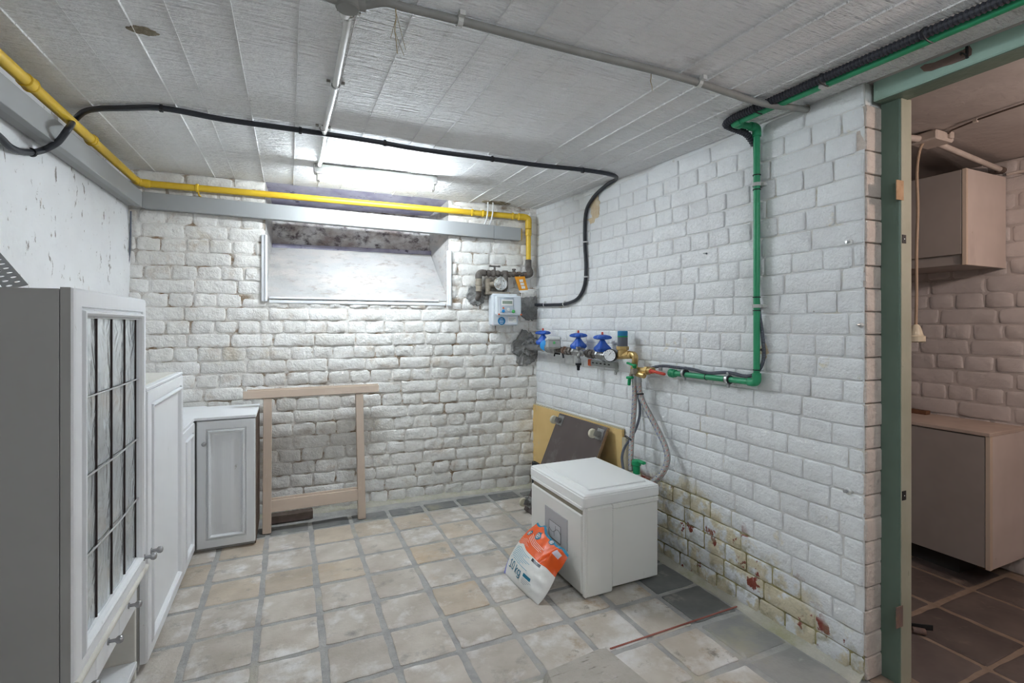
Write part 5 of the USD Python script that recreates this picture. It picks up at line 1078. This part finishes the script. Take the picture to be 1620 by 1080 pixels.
part(tcb, 'drawer_floor', box((bx + .008, TY0 + .018, zd0 - .014), (bf - .002, TY1 - .018, zd0 - .002), .001), 'cab_cream', smooth=False)
dz0 = .366; dh = TH - dz0
td = part(tcb, 'door', rect_loft((FX, TY0, dz0), Y3, Z3, X3, TY1 - TY0, dh, DOOR + [(.070, -.006), (.070, -.020)], False), 'cab_white', smooth=25)
part(td, 'door_back', rect_loft((FX, TY0, dz0), Y3, Z3, X3, TY1 - TY0, dh, [(0, -.026), (.075, -.026), (.075, -.016)], False), 'cab_white', smooth=False)
gy0, gy1, gz0, gz1 = TY0 + .068, TY1 - .068, dz0 + .068, TH - .068; gx = FX - .014
cols, rows = 4, 4
for i in range(cols):
    for j in range(rows):
        y0, y1 = gy0 + (gy1 - gy0) * i / cols + .002, gy0 + (gy1 - gy0) * (i + 1) / cols - .002; z0, z1 = gz0 + (gz1 - gz0) * j / rows + .001, gz0 + (gz1 - gz0) * (j + 1) / rows - .001
        def pane(s, t, y0=y0, y1=y1, z0=z0, z1=z1, q=i * 7 + j * 13):
            y, z = y0 + s * (y1 - y0), z0 + t * (z1 - z0); b = .0035 * (1 - (2 * s - 1) ** 2) + .0030 * (meshkit.fbm(np.stack([y * 22, z * 7, 0 * y + q], -1), 2, 3) - .5) * np.minimum(1, 8 * np.minimum(s, 1 - s))
            return np.stack([gx + b - .002, y, z], -1)
        m = grid(pane, 14, 20)
        if m.face_normals[:, 0].mean() < 0: m.invert()
        part(td, 'glass_pane', m, 'leaded_glass', smooth=True)
for i in range(cols + 1): y = gy0 + (gy1 - gy0) * i / cols; part(td, 'lead_bar', box((gx - .004, y - .0030, gz0), (gx + .0018, y + .0030, gz1), .0008), 'lead', label='dark upright lead bar' if i == 0 else None)
for j in range(1, rows): z = gz0 + (gz1 - gz0) * j / rows; part(td, 'glazing_bar', tube([(gx + .006, gy0, z), (gx + .012, (gy0 + gy1) / 2, z), (gx + .006, gy1, z)], .0026, 8), 'lead_bright')
part(td, 'door_edge', box((FX - .0258, TY0 - .0008, dz0 + .001), (FX - .0075, TY0 + .001, TH - .001), .0004), 'cab_shaded', smooth=False)  # dark sheet that paints shade onto the door edge facing the viewer
part(td, 'door_lip', tube([(FX + .000, TY0 + .004, dz0 + .008), (FX + .000, TY1 - .004, dz0 + .008)], .009, 12), 'cab_cream', smooth=50)
knob(td, np.array([FX, TY1 - .030, .415]), X3, .036, .0115)
# low panelled cabinet and corner unit
MY0, MY1, MZ1 = 2.078, 2.716, .982
mcb = thing('base_cabinet', 'white cabinet with one flat-panelled door beside the tall glazed cabinet', 'cabinet', (bx, MY0, 0))
part(mcb, 'body', box((bx, MY0 + .001, .004), (bf, MY1, MZ1 - .022), .001), 'cab_shaded', smooth=False)
part(mcb, 'worktop', box((bx, MY0, MZ1 - .022), (bf, MY1, MZ1), .002), 'cab_cream', smooth=False)
part(mcb, 'top_strip', box((bf, MY0, MZ1 - .014), (FX - .002, MY1, MZ1 - .001), .003), 'cab_white', smooth=25)
md = part(mcb, 'door', rect_loft((FX, MY0 + .012, .024), Y3, Z3, X3, MY1 - MY0 - .013, MZ1 - .038, DOOR + [(.068, -.010), (.082, -.012), (.10, -.012)], True), 'cab_white', smooth=25)
knob(md, np.array([FX, MY0 + .045, .40]), X3, .036, .0115)
KY0, KY1, KX1, KZ = 2.722, 3.030, -.165, .712
kcb = thing('corner_cabinet', 'low white corner cabinet with a raised-panel door facing the viewer', 'cabinet', (bx, KY0, 0))
PAN = DOOR + [(.070, -.008), (.088, -.009), (.112, -.002), (.120, -.002)]
part(kcb, 'body', cat_(box((bx, KY0, .004), (bf, by(-.6) - .035, KZ - .016), .001), box((bf - .01, KY1 + .028, .004), (KX1 - .004, by(-.2) - .035, KZ - .016), .001)), 'cab_shaded', smooth=False)
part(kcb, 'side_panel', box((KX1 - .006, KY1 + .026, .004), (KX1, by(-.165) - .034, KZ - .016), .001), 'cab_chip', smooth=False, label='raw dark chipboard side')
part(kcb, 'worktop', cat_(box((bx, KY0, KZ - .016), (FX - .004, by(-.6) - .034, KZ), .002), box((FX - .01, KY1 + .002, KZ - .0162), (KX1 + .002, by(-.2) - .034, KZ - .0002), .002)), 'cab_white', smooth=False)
cd = part(kcb, 'door', rect_loft((FX + .004, KY1, .022), X3, Z3, -Y3, KX1 - FX - .006, KZ - .042, PAN, True), 'cab_white_shaded', smooth=25)
knob(cd, np.array([FX + .040, KY1, .575]), -Y3, .022, .0105)
part(kcb, 'side_door', rect_loft((FX, KY0 + .004, .022), Y3, Z3, X3, KY1 - KY0 - .008, KZ - .042, PAN[:11] + [(.070, -.008), (.095, -.006), (.10, -.006)], True), 'cab_white', smooth=25)
part(kcb, 'plinth', box((bf - .02, KY1 + .05, .0), (KX1 - .02, KY1 + .07, .02)), 'cab_chip', smooth=False)
# perforated strip on top of the tall cabinet
P0, P1 = at_z(22, 446, TH + .002), None
P0 = at_y(26, 452, 1.60); P0[2] = TH + .006; P1 = at_x(-60, 352, lw(1.5) + .012)
d_ = P1 - P0; Ls = np.linalg.norm(d_); d_ /= Ls; w_ = np.cross(d_, np.array([.3, -.9, .3])); w_ /= np.linalg.norm(w_); outl = Polygon([(0, -.022), (Ls, -.022), (Ls, .022), (0, .022)])
for k in range(int(Ls / .03)):
    outl = outl.difference(Point(.018 + .03 * k, -.009).buffer(.006, 6)).difference(Point(.030 + .03 * k, .009).buffer(.006, 6))
single('perforated_strip', prism(outl, P0, d_, w_, .0018), 'strip_steel', 'grey perforated metal strip standing on the tall cabinet against the left wall', 'metal strip', smooth=False)
# raised concrete block in the floor, lower edge of the picture
sb = [at_z(x, y, .035) for x, y in ((868, 1066), (948, 1031), (958, 1030), (1010, 1076), (1055, 1110), (905, 1150))]
sbp = [(p[0], p[1]) for p in sb]
rgs = np.random.default_rng(4)
top_ = np.array([(x, y, .042 + rgs.uniform(-.002, .002)) for x, y in Polygon(sbp).buffer(.004).exterior.coords[::2]])
cen = top_.mean(0); base_ = top_.copy(); base_[:, :2] = cen[:2] + (top_[:, :2] - cen[:2]) * 1.10; base_[:, 2] = -.004
mid_ = base_.copy(); mid_[:, :2] = cen[:2] + (top_[:, :2] - cen[:2]) * 1.045; mid_[:, 2] = .032
single('concrete_block', hull(np.vstack([top_, mid_, base_])), 'slab_concrete', 'rough concrete block set into the tiled floor in front of the viewer', 'concrete block', smooth=25)

# ------------------------------------------------------------------ room behind the doorway
WX2, FX2 = 3.2, 2.852
bc2 = thing('floor_cupboard', 'pinkish plywood cupboard standing under the wall cupboard in the room behind', 'cupboard', (FX2, 1.145, .0))
part(bc2, 'carcass', box((FX2 + .018, 1.145 + .016, .10), (WX2 - .012, 2.6, .694), .001), 'cupboard_shaded', smooth=False)
part(bc2, 'side_panel', box((FX2 + .022, 1.145, .10), (WX2 - .012, 1.161, .697), .001), 'cupboard_lit', smooth=False)
part(bc2, 'edge_strip', box((FX2 - .002, 1.143, .10), (FX2 + .020, 1.1605, .697), .001), 'cupboard_edge', smooth=False)
part(bc2, 'door', box((FX2, 1.163, .104), (FX2 + .018, 2.6, .692), .002), 'cupboard_shaded', smooth=False)
part(bc2, 'worktop', box((FX2 - .004, 1.143, .697), (WX2 - .012, 2.6, .714), .002), 'cupboard_top', smooth=False)
part(bc2, 'plinth', box((FX2 + .10, 1.30, 0), (WX2 - .05, 2.55, .10)), 'cab_dark', smooth=False)
wc2 = thing('wall_cupboard', 'pinkish wall cupboard hanging high in the room behind the doorway', 'cupboard', (2.83, 1.22, 1.48))
part(wc2, 'carcass', box((2.846, 1.236, 1.478), (WX2 - .010, 2.5, 1.915), .001), 'cupboard_shaded', smooth=False)
part(wc2, 'side_panel', box((2.842, 1.220, 1.474), (WX2 - .010, 1.236, 1.917), .001), 'cupboard_lit', smooth=False)
part(wc2, 'edge_strip', box((2.829, 1.219, 1.474), (2.8425, 1.2355, 1.917), .001), 'cupboard_edge', smooth=False)
part(wc2, 'door', box((2.830, 1.238, 1.525), (2.846, 2.5, 1.915), .002), 'cupboard_shaded', smooth=False)
a, b = at_z(1432, 650, .714), at_z(1484, 654, .714)
single('wood_offcut', box((WX2 - .085, b[1] - .0, .7145), (WX2 - .045, b[1] + .55, .735), .002), 'wood_brown', 'dark brown strip of wood lying on the floor cupboard in the room behind', 'offcut')
# junction box, conduits and lamp cord on the ceiling of that room
jx = at_z(1477, 219, 1.99); jz = zc(jx[0], jx[1])
j2 = thing('junction_box', 'pinkish square junction box on the ceiling of the room behind the doorway', 'junction box', jx)
part(j2, 'box', box((jx[0] - .07, jx[1] - .045, jz - .040), (jx[0] + .06, jx[1] + .055, jz - .001), .006), 'conduit_dim', smooth=30)
part(j2, 'gland', box((jx[0] + .01, jx[1] - .055, jz - .030), (jx[0] + .04, jx[1] - .040, jz - .002), .003), 'conduit_dim', smooth=30)
c0, c1 = np.array([jx[0] + .05, jx[1] + .01, jz - .028]), np.array([3.19, 1.235, zc(3.19, 1.235) - .045])
c2_ = thing('wall_conduit', 'pinkish conduit from the far junction box to the far wall above the wall cupboard', 'conduit', c0)
part(c2_, 'conduit', tube([c0, c1], .0125, 12), 'conduit_dim', smooth=True); part(c2_, 'end_ring', lathe(c1 - X3 * .03, X3, [(0, .013), (.001, .017), (.04, .017)], 12), 'cord_dark', smooth=30)
e0 = np.array([jx[0] - .05, jx[1] + .02, jz - .022])
ec2 = thing('elbow_conduit', 'pinkish bent conduit entering the far junction box behind the door post', 'conduit', e0)
part(ec2, 'conduit', tube(smooth_path([e0, e0 + np.array([-.06, .01, 0]), e0 + np.array([-.10, .04, .004]), e0 + np.array([-.14, .14, .006])], 5), .0135, 12), 'conduit_dim', smooth=True)
w0 = [np.array([jx[0] + .02, jx[1] - .04, jz - .012])] + [np.array([p[0], p[1], zc(p[0], p[1]) - .006]) for p in (at_z(x, y, 1.985) for x, y in ((1505, 212), (1543, 196), (1585, 181), (1640, 162)))]
cw2 = thing('ceiling_wire', 'thin dark wire along the ceiling of the room behind the doorway', 'wire', w0[2])
part(cw2, 'wire', tube(w0, .0035, 6), 'cord_dark', smooth=True); part(cw2, 'clip', box(w0[2] - .008, w0[2] + .006, .001), 'conduit_dim')
k0 = at_z(1458, 228, jz - .04); Zk = (k0 - EYEP) @ _fw
dp = lambda x, y: EYEP + ray(x, y) * Zk
pc = thing('hanging_lampholder', 'brown cord hanging from the far junction box with an empty lamp holder', 'lamp holder', dp(1451, 540))
part(pc, 'cord', tube(smooth_path([dp(1463, 222), dp(1456, 235), dp(1451, 265), dp(1452, 330), dp(1450, 400), dp(1450, 470), dp(1449, 516)], 6), .0055, 8), 'cord_brown', smooth=True)
part(pc, 'lamp_holder', lathe(dp(1449, 513), -Z3, [(0, .008), (.006, .014), (.022, .020), (.046, .026), (.050, .033), (.072, .033), (.076, .026)], 18), 'holder_cream', smooth=30)
a = at_z(1448, 990, .0)
hg = thing('metal_fitting', 'small dark metal fitting lying on the floor just behind the door post', 'fitting', a)
part(hg, 'plate', obox(a, np.array([.8, -.6, 0]), np.array([.6, .8, 0]), Z3, (-.04, -.02, 0), (.05, .012, .004), .001), 'rusty_steel'); part(hg, 'flange', obox(a, np.array([.8, -.6, 0]), np.array([.6, .8, 0]), Z3, (-.04, -.022, 0), (.05, -.018, .022), .001), 'black_iron'); part(hg, 'roll', rod(a + np.array([-.06, -.02, .012]), a + np.array([-.03, -.05, .012]), .012), 'rusty_steel')
cblp = [np.array([WX2 - .015, 1.215, 1.93]), np.array([WX2 - .015, 1.15, 1.925]), np.array([WX2 - .015, 1.10, 1.87]), np.array([WX2 - .015, 1.07, 1.75])]
single('wall_cable', tube(smooth_path(cblp, 8), .007, 8), 'conduit_dim', 'pinkish cable curving down the far brick wall right of the wall cupboard', 'cable')
# warm lamp of that room, out of the picture
lb = np.array([2.40, .15, 1.72])
bl = thing('pendant_lamp', 'bare warm light bulb hanging in the room behind the doorway', 'lamp', lb)
part(bl, 'bulb', trimesh.creation.icosphere(3, .032).apply_translation(lb) if True else None, 'bulb_glow', smooth=True)
part(bl, 'holder', lathe(lb + Z3 * .03, Z3, [(0, .018), (.04, .02), (.05, .01)], 14), 'holder_cream', smooth=30)
part(bl, 'cord', tube([lb + Z3 * .07, np.array([lb[0], lb[1], zc(lb[0], lb[1])])], .004, 8), 'cord_brown')
